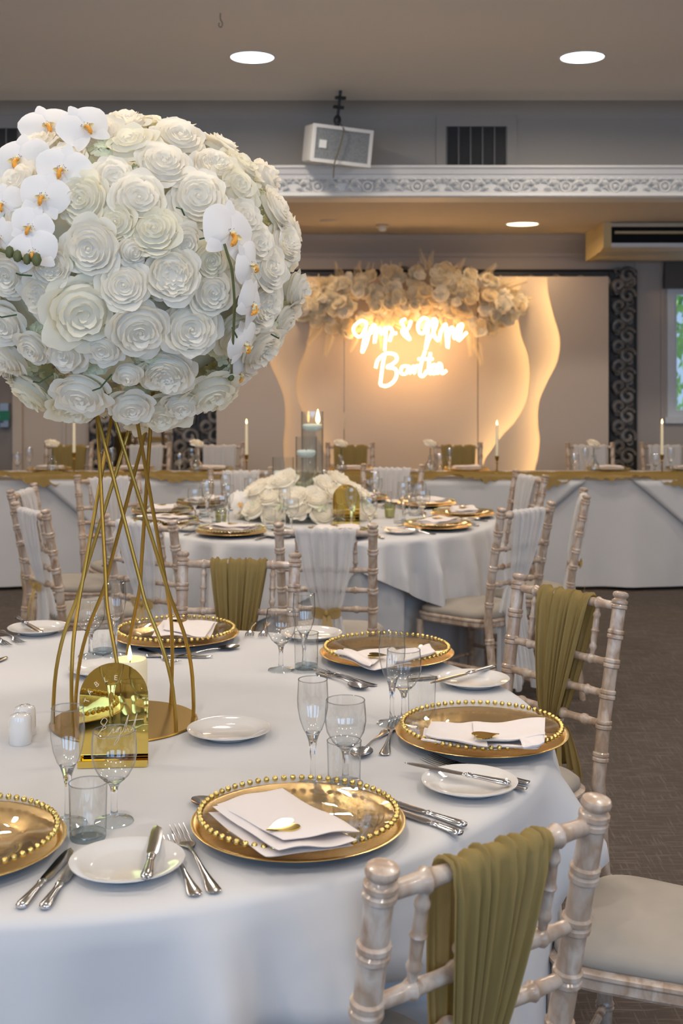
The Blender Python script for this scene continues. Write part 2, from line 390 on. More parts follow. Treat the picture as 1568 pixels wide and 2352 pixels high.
# speaker
sp = empty('speaker', 'white wall speaker with grey grille hung on a ceiling bracket', 'speaker', (0, 0, 0))
c = at(769, 336, 7.85); sp.location = c; sp.rotation_euler = (radians(8), radians(2.5), radians(22))
w_, h_, d_ = .205, .118, .12
cas = MB()
pf = [(-w_, -h_), (w_, -h_), (w_, h_), (-w_, h_)]
cas.prism([(-w_, -d_), (w_, -d_), (w_*.86, d_), (-w_*.86, d_)], 2*h_, Matrix.Translation((0, 0, -h_)))
o = new('casing', cas.mesh('casing', M_spk, False), sp); bv = o.modifiers.new('b', 'BEVEL'); bv.width = .012; bv.segments = 3
fr = MB()
for a, b in (((-w_, -d_-.012, -h_), (w_, -d_+.002, -h_+.022)), ((-w_, -d_-.012, h_-.022), (w_, -d_+.002, h_)), ((-w_, -d_-.012, -h_+.022), (-w_+.022, -d_+.002, h_-.022)), ((w_-.022, -d_-.012, -h_+.022), (w_, -d_+.002, h_-.022))): fr.box(a, b)
o = new('front_frame', fr.mesh('front_frame', M_white, False), sp)
new('grille', MB().box((-w_+.02, -d_-.006, -h_+.02), (w_-.02, -d_-.001, h_-.02)).mesh('grille', M_grille, False), sp)
N, L, b = nodes(M_grille); vt = N.new('ShaderNodeTexVoronoi'); vt.inputs['Scale'].default_value = 160; tc = N.new('ShaderNodeTexCoord'); L.new(tc.outputs['Object'], vt.inputs[0]); rr = N.new('ShaderNodeValToRGB'); rr.color_ramp.elements[0].color = (.05, .055, .06, 1); rr.color_ramp.elements[1].color = (.26, .28, .29, 1); rr.color_ramp.elements[1].position = .5; L.new(vt.outputs[0], rr.inputs[0]); L.new(rr.outputs[0], b.inputs['Base Color'])
new('badge', MB().box((-.155, -d_-.014, -.028), (-.108, -d_-.006, .022)).mesh('badge', mat('badge_white', (.85, .87, .85), .4), False), sp)
new('bracket', MB().tube([(0, 0, h_), (.0, 0, h_+.05)], .016, 10).lathe([(.022, h_+.03), (.026, h_+.05), (.02, h_+.07), (.01, h_+.08), (0, h_+.08)], 12).tube([(0, 0, h_+.07), (.004, 0, h_+.24)], .010, 8).box((-.03, -.02, h_+.12), (.03, .02, h_+.14)).box((-.02, -.03, h_+.18), (.035, .03, h_+.20)).mesh('bracket', M_black), sp)
new('cable', MB().tube(smoothpath([(0, -.02, h_+.03), (-.01, -d_-.03, h_-.02), (-.03, -d_-.035, -.03), (-.05, -d_-.03, -h_), (-.045, -d_-.02, -h_-.09)], 5), .004, 6).mesh('cable', mat('cable', (.12, .1, .06), .6)), sp)
# air vent
def vent(x0, x1, z0, z1, n, lab):
    t = empty('air_vent', lab, 'vent', ((x0+x1)/2, BULK, z0)); hw = (x1-x0)/2; hh = z1-z0
    new('surround', MB().box((-hw-.07, -.012, 0), (-hw, 0, hh+.09)).box((hw, -.012, 0), (hw+.07, 0, hh+.09)).box((-hw, -.012, hh), (hw, 0, hh+.09)).mesh('surround', M_bulk, False), t)
    new('backing', MB().box((-hw, -.003, 0), (hw, 0, hh)).mesh('backing', M_black, False), t)
    bar = MB().box((-.005, -.016, 0), (.005, -.003, hh)).mesh('bar', mat('vent_bar', (.16, .15, .14), .5), False)
    for i in range(n+1): new('bar', bar, t, (-hw+2*hw*i/n, 0, 0))
    slm = MB().box((-hw, -.012, -.002), (hw, -.003, .002), Matrix.Rotation(.5, 4, 'X')).mesh('slat', mat('vent_slat', (.06, .055, .05), .5), False)
    for i in range(20): new('slat', slm, t, (0, 0, hh*(i+.5)/20))
a_, b_ = at(1025, 383, BULK), at(1162, 291, BULK)
vent(a_.x, b_.x, a_.z, b_.z, 5, 'dark slatted air vent in the wall above the cornice, right of the speaker')
a_, b_ = at(-90, 383, BULK), at(42, 295, BULK)
vent(a_.x, b_.x, a_.z, b_.z, 5, 'dark air vent at the left end of the wall above the orchids')
# air conditioner
ac = empty('air_conditioner', 'beige ceiling air conditioner unit with black outlet slots', 'air conditioner', (2.02, 9.4, SOF))
pl = [(0, 0), (.7, 0), (.7, -.24), (.12, -.215), (0, -.19)]
casing = MB(); Mx = Matrix(((0, 0, 1, 0), (1, 0, 0, 0), (0, 1, 0, 0), (0, 0, 0, 1)))
casing.prism(pl, .06, Mx); new('end_cap', casing.mesh('end_cap', mat('ac_cap', (.66, .52, .26), .5), False), ac)
body = MB().prism([(.04, 0), (.7, 0), (.7, -.235), (.12, -.21), (.04, -.185)], 1.9, Mx); new('casing', body.mesh('casing', M_ac, False), ac, (.06, 0, 0))
new('outlet', MB().box((.06, .03, -.16), (1.95, .045, -.035)).mesh('outlet', mat('outlet_black', (.006, .006, .006), .9), False), ac)
new('top_lip', MB().box((.06, -.002, -.034), (1.95, .04, -.008)).mesh('top_lip', M_ac, False), ac)
new('vane', MB().box((.09, .0, -.088), (1.94, .03, -.068)).mesh('vane', mat('ac_vane', (.55, .44, .24), .5), False), ac)
new('bottom_lip', MB().box((.06, -.002, -.19), (1.95, .045, -.16)).mesh('bottom_lip', M_upvc, False), ac)
# pelmet above the window
pv = at(1532, 600, BACK-.05)
tag(new('window_pelmet', MB().prism([(0, 0), (.12, 0), (.04, .22), (0, .22)], 1.1, Matrix.Translation((2.72, BACK-.1, 2.15)) @ Matrix(((0, 0, 1, 0), (1, 0, 0, 0), (0, 1, 0, 0), (0, 0, 0, 1)))).mesh('window_pelmet', mat('pelmet', (.10, .09, .08), .6), False)), 'dark wedge-shaped blind box above the window', 'blind')

# mirrors with carved frames
scroll = MB()
sp_ = []
for k in range(22):
    t_ = k/21; a = t_*3.6*pi/2*1.35; r = .055*(1-t_*.72); sp_.append((r*cos(a), -.012-.012*sin(pi*t_), r*sin(a)))
scroll.tube(sp_, [.008+.009*sin(pi*(k+1)/23) for k in range(22)], 8)
scroll_me = scroll.mesh('scroll', M_frame)
def mirror(x0, x1, z0, z1, y, wd, lab, sides=('l', 'r', 't')):
    t = empty('carved_mirror', lab, 'mirror', ((x0+x1)/2, y, z0)); hw = (x1-x0)/2; hh = z1-z0
    new('glass', MB().box((-hw+.02, -.01, .02), (hw-.02, 0, hh-.02)).mesh('glass', M_mirror, False), t)
    fr = MB()
    fr.box((-hw, -.025, 0), (-hw+wd, -.003, hh)).box((hw-wd, -.025, 0), (hw, -.003, hh)).box((-hw+wd, -.025, hh-wd), (hw-wd, -.003, hh)).box((-hw+wd, -.025, 0), (hw-wd, -.003, wd))
    for xx in (-hw, -hw+wd, hw-wd, hw): fr.tube([(xx, -.028, 0), (xx, -.028, hh)], .011, 6)
    for zz in (0, wd, hh-wd, hh): fr.tube([(-hw, -.028, zz), (hw, -.028, zz)], .011, 6)
    new('frame', fr.mesh('frame', mat('mirror_frame_dark', (.03, .026, .022), .45), True), t)
    R = random.Random(5); n = int(hh/.082)
    for s in (-1, 1):
        for i in range(n):
            fl = -1 if i % 2 else 1
            new('scroll', scroll_me, t, (s*(hw-wd/2)+.035*fl, -.02, (i+.5)*hh/n), (0, R.uniform(-.5, .5)+(pi if i % 2 else 0), 0), (fl*1.3, 1.3, 1.3))
            new('scroll', scroll_me, t, (s*(hw-wd/2)-.05*fl, -.018, (i+.9)*hh/n), (0, R.uniform(0, 6), 0), (.62*fl, 1, .62))
    n = int(2*hw/.10)
    for i in range(n):
        fl = -1 if i % 2 else 1
        new('scroll', scroll_me, t, (-hw+(i+.5)*2*hw/n, -.02, hh-wd/2+.02*fl), (0, R.uniform(0, 6), 0), (fl, 1, 1))
a_ = at(1458, 622, 10.3)
mirror(.9, a_.x, .35, a_.z, 10.3, .22, 'tall mirror in a black carved scroll frame behind the right end of the backdrop')
mirror(-1.2, .6, .35, a_.z, 10.3, .22, 'black carved mirror hidden behind the middle of the backdrop')
mirror(at(208, 900, 10.3).x, at(455, 900, 10.3).x, .35, a_.z, 10.3, .20, 'narrow black carved mirror behind the gold flower stand')

# ================================================================== BACKDROP
BY = 10.05
def bx(px): return at(px, 850, BY).x
def bz(py): return at(784, py, BY).z
bdrop = empty('wedding_backdrop', 'cream wedding backdrop with lit wavy layered panels', 'backdrop', (bx(947), BY, 0))
rx = bdrop.location.x; BZ = bz(635)
bxs = [497, 790, 1097, 1397]
for a, b in zip(bxs, bxs[1:]):
    new('board_panel', MB().box((bx(a)-rx+.003, 0, 0), (bx(b)-rx-.003, .03, BZ)).mesh('board_panel', M_board, False), bdrop)
def wave(pts, xo, y, th, name, ledm, sgn):
    k_ = (BY+y)/BY
    pp = smoothpath([(bx(x)*k_-rx, H+(bz(yy)-H)*k_, 0) for x, yy in pts], 10)
    edge = [(max(p.x, -9), p.y) for p in pp]
    poly = [(x, z) for x, z in edge]+[]
    mb = MB(); n = len(edge); X = bx(xo)*k_-rx
    for yy in (y, y+th):
        b0 = len(mb.v); v = [(x, yy, z) for x, z in edge]+[(X, yy, z) for x, z in edge]
        mb.add(v, [(i, i+1, n+i+1, n+i) for i in range(n-1)])
    mb.add([(x, y, z) for x, z in edge]+[(x, y+th, z) for x, z in edge], [(i, i+1, n+i+1, n+i) for i in range(n-1)])
    mb.add([(X, y, edge[0][1]), (X, y+th, edge[0][1]), (edge[0][0], y+th, edge[0][1]), (edge[0][0], y, edge[0][1])], [(0, 1, 2, 3)])
    mb.add([(X, y, edge[-1][1]), (X, y+th, edge[-1][1]), (X, y+th, edge[0][1]), (X, y, edge[0][1])], [(0, 1, 2, 3)])
    o = new(name, mb.mesh(name, M_board, False), bdrop)
    led = MB().tube([(x+sgn*.03, y+th+.008, z) for x, z in edge], .005, 5)
    s = new('led_strip', led.mesh('led_strip', ledm), o)
outR = [(1257, 636), (1259, 670), (1272, 725), (1286, 778), (1280, 830), (1256, 880), (1238, 925), (1236, 975), (1240, 1010), (1236, 1050), (1228, 1085), (1215, 1200), (1235, 1300)]
inR = [(1199, 636), (1193, 665), (1187, 700), (1196, 765), (1212, 815), (1217, 860), (1211, 915), (1190, 960), (1155, 1000), (1128, 1035), (1108, 1075), (1085, 1200), (1095, 1300)]
outL = [(634, 636), (610, 700), (606, 770), (618, 830), (640, 880), (653, 920), (654, 975), (650, 1020), (656, 1085), (670, 1200), (660, 1300)]
inL = [(700, 636), (712, 720), (705, 790), (684, 850), (678, 890), (690, 935), (720, 985), (745, 1040), (765, 1085), (780, 1200), (770, 1300)]
wave(inR, 1397, -.14, .02, 'inner_wave_panel', M_led, 1)
wave(outR, 1397, -.28, .02, 'outer_wave_panel', M_led, 1)
wave(inL, 497, -.14, .02, 'inner_wave_panel', M_led2, -1)
wave(outL, 497, -.28, .02, 'outer_wave_panel', M_led2, -1)
# neon sign
NY = 9.74
neon = empty('neon_sign', 'glowing warm white script neon sign with names on the backdrop', 'neon sign', at(937, 810, NY))
def nz(pts, o=(780, 700), s=4.9): 
    return [at(o[0]+x/s, o[1]+y/s, NY)-neon.location for x, y in pts]
strokes = [
 [(300, 200), (240, 180), (160, 250), (165, 320), (230, 360), (290, 260), (300, 200), (280, 350), (250, 535), (300, 440), (330, 330), (350, 250), (350, 330), (360, 250), (400, 240), (390, 430), (420, 300), (450, 260), (470, 330), (520, 260), (505, 515)],
 [(505, 330), (540, 260), (590, 290), (560, 410), (590, 330), (640, 320)],
 [(740, 160), (690, 190), (720, 250), (700, 300), (730, 350), (790, 390), (750, 300), (780, 250), (800, 180)],
 [(1000, 170), (940, 150), (880, 220), (890, 300), (940, 320), (980, 230), (1000, 180), (990, 320), (965, 500), (1000, 400), (1040, 340)],
 [(1040, 340), (1090, 200), (1050, 170), (1060, 330), (1110, 400), (1140, 300), (1190, 220), (1200, 350), (1215, 485), (1230, 300), (1270, 260), (1290, 380), (1330, 250), (1380, 230), (1330, 400), (1400, 340), (1430, 310)],
 [(405, 710), (430, 620), (520, 550), (620, 560), (640, 620), (590, 670), (530, 700), (620, 720), (640, 790), (600, 870), (520, 915), (455, 900)],
 [(505, 560), (480, 700), (455, 900)],
 [(760, 690), (700, 700), (690, 770), (750, 770), (780, 690), (790, 770), (830, 690), (840, 770), (860, 690), (900, 700)],
 [(960, 520), (920, 650), (900, 780), (940, 800), (980, 740)], [(880, 610), (1050, 610)],
 [(1020, 540), (1000, 700), (1010, 780), (1050, 680), (1090, 700), (1070, 770), (1030, 760)], [(1100, 780), (1110, 670), (1140, 680), (1150, 770), (1200, 740)]]
for s_ in strokes: new('neon_stroke', MB().tube(smoothpath(nz(s_), 5), .0105, 6).mesh('neon_stroke', M_neon), neon)

# ================================================================== FLOWER MESHES
def petal(R, phi0, wdt, rb, rt, zb, zt, curl, ruf, nu=7, nv=6, tw=.04, drop=0, ns=.03):
    ph = R.uniform(0, 6); ph2 = R.uniform(0, 6); j = R.uniform(-.03, .03)
    def fn(u, v):
        U = u*2-1; vv = v*(1-.30*abs(U)**3.2)
        wv = wdt*(.35+.65*min(1, v*1.6)**.7)
        a = phi0+U*wv
        r = rb+(rt-rb)*sin(min(vv, 1)*pi/2)**.85+tw*U*vv
        z = zb+(zt+j-zb)*vv**1.25
        c = max(0, (vv-.62)/.38)**2
        r += curl*c*(1-.3*abs(U)); z -= (curl*.75+drop)*c
        rf = ruf*.62*(sin(3.2*U+ph)+.45*sin(8*U+ph2))*vv**3
        r += rf; z += rf*.9
        r = max(r, .004)
        return (r*cos(a), r*sin(a), z)
    return MB().grid(fn, nu, nv)
def rose_set(seed, kind='rose'):
    R = random.Random(seed); core = MB(); outer = []
    if kind == 'rose': L = [(3, 1.25, .10, .42, .03, .01), (3, 1.2, .21, .46, .06, .015), (4, 1.05, .33, .47, .09, .02), (5, .92, .46, .45, .12, .025), (5, .92, .60, .38, .14, .03), (6, .84, .74, .28, .15, .035)]
    elif kind == 'peony': L = [(6, .6, .13, .38, .07, .08), (8, .5, .25, .41, .08, .08), (9, .48, .38, .43, .08, .08), (9, .52, .50, .42, .08, .07), (6, .84, .62, .38, .10, .05), (6, .9, .74, .28, .13, .05)]
    elif kind == 'bud': L = [(3, 1.3, .12, .62, .02, .01), (3, 1.25, .24, .60, .05, .02), (4, 1.05, .38, .52, .09, .02), (4, 1.05, .52, .40, .12, .03)]
    else: L = [(3, 1.2, .12, .38, .05, .02), (4, 1.05, .26, .42, .09, .03), (5, .95, .42, .41, .13, .04), (5, .95, .60, .32, .17, .05)]
    dm = [(r, max(h-.15-.02*i, .0)) for i, (_, _, r, h, _, _) in enumerate(L)]
    core.lathe([(0, dm[0][1])]+dm+[(dm[-1][0]+.1, dm[-1][1]-.25)], 20)
    off = R.uniform(0, 6)
    if kind in ('rose', 'bud'): core.lathe([(0, .36), (.05, .33), (.07, .2), (.05, 0)], 8)
    for n, wd, r, h, c, rf in L:
        off += R.uniform(.5, 1.2)
        for i in range(n):
            q = petal(R, off+2*pi*i/n+R.uniform(-.12, .12), wd*R.uniform(.92, 1.1), .03+r*.35, r*R.uniform(.94, 1.05), -.42, h+R.uniform(-.03, .03), c, rf, 6, 6)
            core.add(q.v, q.f)
    no = 7 if kind != 'bud' else 4
    for i in range(no):
        big = 1.0 if kind != 'bud' else .7
        q = petal(R, off+2*pi*i/no+R.uniform(-.15, .15), (.72 if no == 7 else 1.0)*R.uniform(.95, 1.15), .25, .80*big*R.uniform(.92, 1.1), -.45, .24+R.uniform(-.14, .14), R.uniform(.16, .30)*big, R.uniform(.05, .11), 10, 7, drop=R.uniform(0, .12))
        outer.append(q)
    return core, outer
ROSES = []
for sd, k, m in ((1, 'rose', M_petal), (2, 'rose', M_petal2), (3, 'rose', M_petal), (4, 'peony', M_petal), (5, 'bud', M_petal), (6, 'open', M_petal), (8, 'open', M_petal2), (9, 'peony', M_petal)):
    c_, o_ = rose_set(sd, k)
    ROSES.append((c_.mesh(k, m, True, 180), [q.mesh('petal', m, True, 180) for q in o_], c_, o_))
# small whole flowers (one mesh each) for far decorations
def whole(c_, o_, m, name='blossom'):
    b = MB().add(c_.v, c_.f)
    for q in o_: b.add(q.v, q.f)
    return b.mesh(name, m, True, 180)
SMALL = [whole(ROSES[i][2], ROSES[i][3], M_petal, 'rose') for i in (0, 3, 5)]
M_champ = shell_mat('champagne_petal', (.94, .89, .76), (.98, .88, .62), .45)
GARL = [whole(ROSES[i][2], ROSES[i][3], m_, 'rose') for i, m_ in ((2, M_champ), (5, M_garland), (7, M_champ), (0, M_petal))]
def place_flower(idx, parent, p, n, r, spin, names='rose', full=True):
    me, outs = ROSES[idx][:2]
    q = Vector((0, 0, 1)).rotation_difference(n).to_matrix().to_4x4() @ Matrix.Rotation(spin, 4, 'Z')
    M = Matrix.Translation(p) @ q @ Matrix.Scale(r, 4)
    o = new(names, me, parent, M=M)
    for om in outs: new('petal', om, o)
    return o
# orchid
def orchid_meshes():
    def blade(L_, W_, cup, ang, zoff, name, m, sh=.75):
        mb = MB()
        def fn(u, v):
            U = u*2-1; wv = W_*(sin(pi*min(1, (v*.93+.05)**sh))**.62 if 0 < v < 1.01 else 0); x = U*wv
            y = L_*v; z = zoff+cup*(x*x*1.2+v*v*L_*.5)-.02*abs(U)*(1-v)
            return (x*cos(ang)-y*sin(ang), x*sin(ang)+y*cos(ang), z)
        return mb.grid(fn, 8, 8).mesh(name, m, True, 180)
    out = [('sepal', blade(1.02, .32, -.34, 0, -.05, 'sepal', M_orchid)), ('sepal', blade(.98, .31, -.32, radians(135), -.03, 'sepal', M_orchid)), ('sepal', blade(.98, .31, -.32, radians(-135), -.03, 'sepal', M_orchid)),
           ('petal', blade(1.05, .68, -.36, radians(70), .03, 'petal', M_orchid, .8)), ('petal', blade(1.05, .68, -.36, radians(-70), .03, 'petal', M_orchid, .8))]
    lip = MB().tube(smoothpath([(0, -.02, .02), (0, -.1, .16), (0, -.22, .22), (0, -.34, .16), (0, -.42, .1)], 4), [.05]*3+[.07]*6+[.09]*4+[.05]*3+[.02], 8)
    wing = MB()
    for s in (-1, 1): wing.grid(lambda u, v: (s*(.05+.16*u*sin(pi*v)+.04), -.05-.18*v, .10+.16*u), 4, 5)
    wing.lathe([(0, .2), (.045, .19), (.06, .12), (.05, 0)], 8)
    spots = MB(); R = random.Random(2)
    for _ in range(16):
        x, y = R.gauss(0, .10), R.uniform(-.04, .14); spots.lathe([(0, .012), (.016, .0)], 5, Matrix.Translation((x, y, .055+abs(x)*.05)))
    out += [('lip', lip.mesh('lip', M_lip)), ('lip_wing', wing.mesh('lip_wing', M_lipy, True, 180)), ('speckles', spots.mesh('speckles', M_spot))]
    return out
ORC = orchid_meshes()
def place_orchid(parent, p, n, r, spin):
    # local +Y points up on the flower
    n = n.normalized(); up = Vector((0, 0, 1)); y = (up-n*up.dot(n)).normalized(); x = y.cross(n)
    B = Matrix((x, y, n)).transposed().to_4x4()
    M = Matrix.Translation(p) @ B @ Matrix.Rotation(spin, 4, 'Z') @ Matrix.Scale(r, 4)
    core = new('orchid', ORC[0][1], parent, M=M)
    for nm, me in ORC[1:]: new(nm, me, core)
    return core
# floret filler
def filler_mesh(seed):
    R = random.Random(seed); mb = MB()
    for i in range(26):
        a = R.uniform(0, 2*pi); t = R.uniform(0, 1)**.6*1.25; n = Vector((sin(t)*cos(a), sin(t)*sin(a), cos(t))); pos = n*.75
        q = n.rotation_difference(Vector((0, 0, 1))).inverted().to_matrix().to_4x4()
        for k in range(4):
            M = Matrix.Translation(pos) @ q @ Matrix.Rotation(k*pi/2+a*3, 4, 'Z')
            s = R.uniform(.26, .36)
            mb.add([(0, 0, 0), (s*.5, -s*.42, .03), (s, -s*.1, .06), (s*.95, s*.25, .03), (s*.45, s*.45, .05)], [(0, 1, 2), (0, 2, 3), (0, 3, 4)], M)
    return mb.mesh('hydrangea', MAT.get('greenish_petal') or shell_mat('greenish_petal', (.84, .87, .72), (.88, .9, .62), .45), True, 60)
FILL = [filler_mesh(s) for s in (1, 2)]

# ================================================================== TABLES AND CLOTHS
TC = Vector((-.49, 2.47, 0)); T2 = Vector((-.15, 5.9, 0)); TR = .905
def round_table(c, label, R_=.89):
    t = empty('round_table', label, 'table', (c.x, c.y, 0))
    new('tabletop', MB().lathe([(0, .715), (R_, .715), (R_, .742), (0, .742)], 64).mesh('tabletop', M_wood), t)
    lg = MB().tube([(0, 0, 0), (0, 0, .715)], .022, 10).mesh('leg', M_black)
    for k in range(4): new('leg', lg, t, (.55*cos(pi/4+k*pi/2), .55*sin(pi/4+k*pi/2), 0))
def folds(a, seed, n=13):
    R = random.Random(seed); s = 0; 
    for k, am in ((n, .45), (n+7, .35), (n-11, .5), (2*n+1, .12), (7, .35)): s += am*sin(k*a+R.uniform(0, 6.28))
    return s
def sm(x): x = max(0, min(1, x)); return x*x*(3-2*x)
PUSH = {'near': [], 'far': []}
def cloth(c, label, seed, z_end, amp, n=13, push=(), flare=.035, R_=TR, nv=22, square=None, name='tablecloth', z0=.75, seg=420):
    prof = [(0, 0), (.45, 0), (.80, 0), (R_-.045, 0), (R_-.02, .001), (R_-.006, .005), (R_, .014)]
    mb = MB(); v = []; f = []
    rows = prof[1:]
    def pt(i, j):
        a = 2*pi*i/seg
        if j < len(rows): r, d = rows[j]; return (r*cos(a), r*sin(a), z0-d)
        t = (j-len(rows)+1)/nv
        ze = z_end
        if square is not None:
            b = abs(((a-square) % (pi/2))-pi/4)/(pi/4); ze = z_end+.17*(1-(1-b)**1.0)*1.0-.17*(1-b)
        fo = folds(a, seed, n); fo = fo if fo > 0 else fo*.55
        d = .014+(z0-.014-ze)*t
        r = R_+amp*fo*min(1, d/.15)**1.1+flare*min(1, d*2.2)
        for ca, cr in push:
            da = abs((a-ca+pi) % (2*pi)-pi); wa = 1-sm((da*cr-.19)/.06); wz = sm((z0-d-.48)/-.10+1) if z0-d > .48 else 1
            if r > cr: r = r+(cr-r)*wa*wz
        return (r*cos(a), r*sin(a), z0-d)
    v.append((0, 0, z0)); nr = len(rows)+nv
    for j in range(nr):
        for i in range(seg): v.append(pt(i, j))
    f += [(0, 1+i, 1+(i+1) % seg) for i in range(seg)]
    for j in range(nr-1):
        for i in range(seg):
            k = (i+1) % seg; f.append((1+j*seg+i, 1+(j+1)*seg+i, 1+(j+1)*seg+k, 1+j*seg+k))
    mb.add(v, f)
    o = new(name, mb.mesh(name, M_cloth, True, 180), None, (c.x, c.y, 0)); return tag(o, label, 'tablecloth')
round_table(TC, 'round banquet table under the near white cloth'); round_table(T2, 'round banquet table under the far white cloth')

# head table
HT0, HT1 = 8.10, 8.86; HZ = .73
hx0, hx1 = -3.4, 3.9
htab = empty('head_table', 'long trestle head table under white cloth before the backdrop', 'table', (0, 8.48, 0))
new('tabletop', MB().box((hx0+.02, -.36, .69), (hx1-.02, .36, .718)).mesh('tabletop', M_wood, False), htab)
lg = MB().box((-.02, -.3, 0), (.02, .3, .69)).mesh('leg', M_black, False)
for x in (-3.2, -1.6, 0, 1.8, 3.6): new('leg', lg, htab, (x, 0, 0))
def hcloth(u, v):
    x = hx0+(hx1-hx0)*u
    wv = .012*sin(x*7.3)+.010*sin(x*13.1+1)+.006*sin(x*23+2)
    if v < .3: return (x, HT1-(HT1-HT0)*v/.3, HZ)
    t = (v-.3)/.7
    return (x, HT0-.008-.02*t-wv*t*1.2, HZ-.004-(HZ-.03)*t)
tag(new('tablecloth', MB().grid(hcloth, 300, 20).mesh('tablecloth', M_cloth, True, 60)), 'white skirted cloth along the whole head table', 'tablecloth')
for (pa, pb, pc, lab) in ((88, 345, 600, 'left'), (835, 1090, 1345, 'middle'), (1455, 1710, 1965, 'right')):
    xa, xb, xc = [(q-HX)/F*8.05 for q in (pa, pb, pc)]
    def fl(u, v, xa=xa, xb=xb, xc=xc):
        x0_ = xa+(xb-xa)*v; x1_ = xc+(xb-xc)*v; x = x0_+(x1_-x0_)*u
        if v == 0: pass
        return (x, HT0-.034-.008*sin(x*8)*v-.022*v, HZ-.002-.62*v)
    mbf = MB().grid(fl, 24, 16)
    mbf.grid(lambda u, v: (xa+(xc-xa)*u, HT0-.034+.70*v, HZ+.003), 4, 2)
    o = new('overlay_cloth', mbf.mesh('overlay_cloth', M_cloth, True, 60)); so = o.modifiers.new('s', 'SOLIDIFY'); so.thickness = .003
    tag(o, 'white diagonal overlay cloth hanging to a point on the %s of the head table' % {'left': 'left part', 'middle': 'middle part', 'right': 'right end'}[lab], 'tablecloth', 'overlay cloths on the head table')
# gauze runner
Rn = random.Random(4)
def run(u, v):
    x = hx0+.05+(hx1-hx0-.1)*u
    e = .03*sin(x*9)+.02*sin(x*21+1)
    y = HT0-.055+.02*sin(x*13)+(.30+e)*v
    bump = .012+.034*abs(sin(x*17+v*5))*sin(pi*v)+.026*abs(sin(x*29+v*11+2*sin(x*3)))+.020*abs(sin(x*53+v*17))+.01*sin(x*91+v*25)
    bump *= .48
    if v < .15: bump = bump-.055*(1-v/.15)*(.5+.5*sin(x*6)+.3*sin(x*15))
    return (x, y, HZ+.006+bump)
o = tag(new('table_runner', MB().grid(run, 700, 18).mesh('table_runner', M_runner, True, 180)), 'crumpled gold gauze runner along the front of the head table', 'table runner')

# ================================================================== CHAIR
def ybk(z):   # lean of the back posts
    return lerpt([(0, -.06), (.25, -.02), (.45, 0), (.6, -.018), (.95, -.085)], z)
def xpost(z): return lerpt([(0, .158), (.45, .163), (.95, .172)], z)
RINGS = [.878, .805, .735, .66, .588, .51, .36, .2]
def post_mesh(s):
    zs = []; z = 0
    ks = set([0, .02, .1, .25, .42, .45, .47])
    for r in RINGS:
        for d in (-.012, -.009, -.006, -.003, 0, .003, .006, .009, .012): ks.add(round(r+d, 4))
    ks |= {.56, .63, .70, .77, .84, .888, .892, .897, .901, .906, .909}
    ks = sorted(ks)
    def rad(z): return rad0(z)*1.1
    def rad0(z):
        r = .0152
        if z < .4: r = .0125+.003*z/.4
        for q in RINGS:
            d = abs(z-q)
            if abs(d-.006) < .0032: r = max(r, .0182)
            elif d <= .0021: r = .0158
        if z >= .888: r = lerpt([(.888, .0155), (.892, .0125), (.897, .0172), (.901, .0182), (.906, .0165), (.909, .010)], z)
        return r
    pts = [(s*xpost(z), ybk(z), z) for z in ks]; 
    return MB().tube(pts, [rad(z) for z in ks], 16)
def rail_mesh(z, r=.0108, ringx=(.09, .02)):
    xs = [-xpost(z)+.008, xpost(z)-.008]; n = 40; ks = [xs[0]+(xs[1]-xs[0])*i/n for i in range(n+1)]
    rr = []
    pos = [-.105, -.035, .035, .105]
    for x in ks:
        d = min(abs(x-q) for q in pos); rr.append(r*1.3 if d < .006 else r*(1-.12*(min(d, .03)/.03)))
    return MB().tube([(x, ybk(z), z) for x in ks], rr, 12)
def spindle_mesh(x):
    n = 26; pts = []; rr = []
    for i in range(n+1):
        t = i/n; z = .735+(.872-.735)*t; pts.append((x, ybk(z), z))
        r = .0042+.0042*sin(pi*t)**.7
        for q in (.22, .5, .78):
            if abs(t-q) < .035: r += .0026
        rr.append(r)
    return MB().tube(pts, rr, 10)
def outline(n=48, w0=.165, w1=.2, d0=.005, d1=.385, off=0):
    pts = []
    for i in range(n):
        a = 2*pi*i/n; c, s_ = cos(a), sin(a); e = .45
        x = abs(c)**e*(1 if c > 0 else -1); y = abs(s_)**e*(1 if s_ > 0 else -1)
        yy = (d0+d1)/2+y*((d1-d0)/2-off); w_ = w0+(w1-w0)*((yy-d0)/(d1-d0))-off
        pts.append((x*w_, yy))
    return pts
def slab(mb, layers):  # layers: (offset, z)
    rings = [[(x, y, z) for x, y in outline(off=o)] for o, z in layers]; n = len(rings[0]); v = sum(rings, [])
    f = [tuple(reversed(range(n)))]
    for k in range(len(rings)-1):
        for i in range(n): j = (i+1) % n; f.append((k*n+i, k*n+j, (k+1)*n+j, (k+1)*n+i))
    b = (len(rings)-1)*n; v.append((0, .2, layers[-1][1]+.004)); f += [(b+i, b+(i+1) % n, len(v)-1) for i in range(n)]
    return mb.add(v, f)
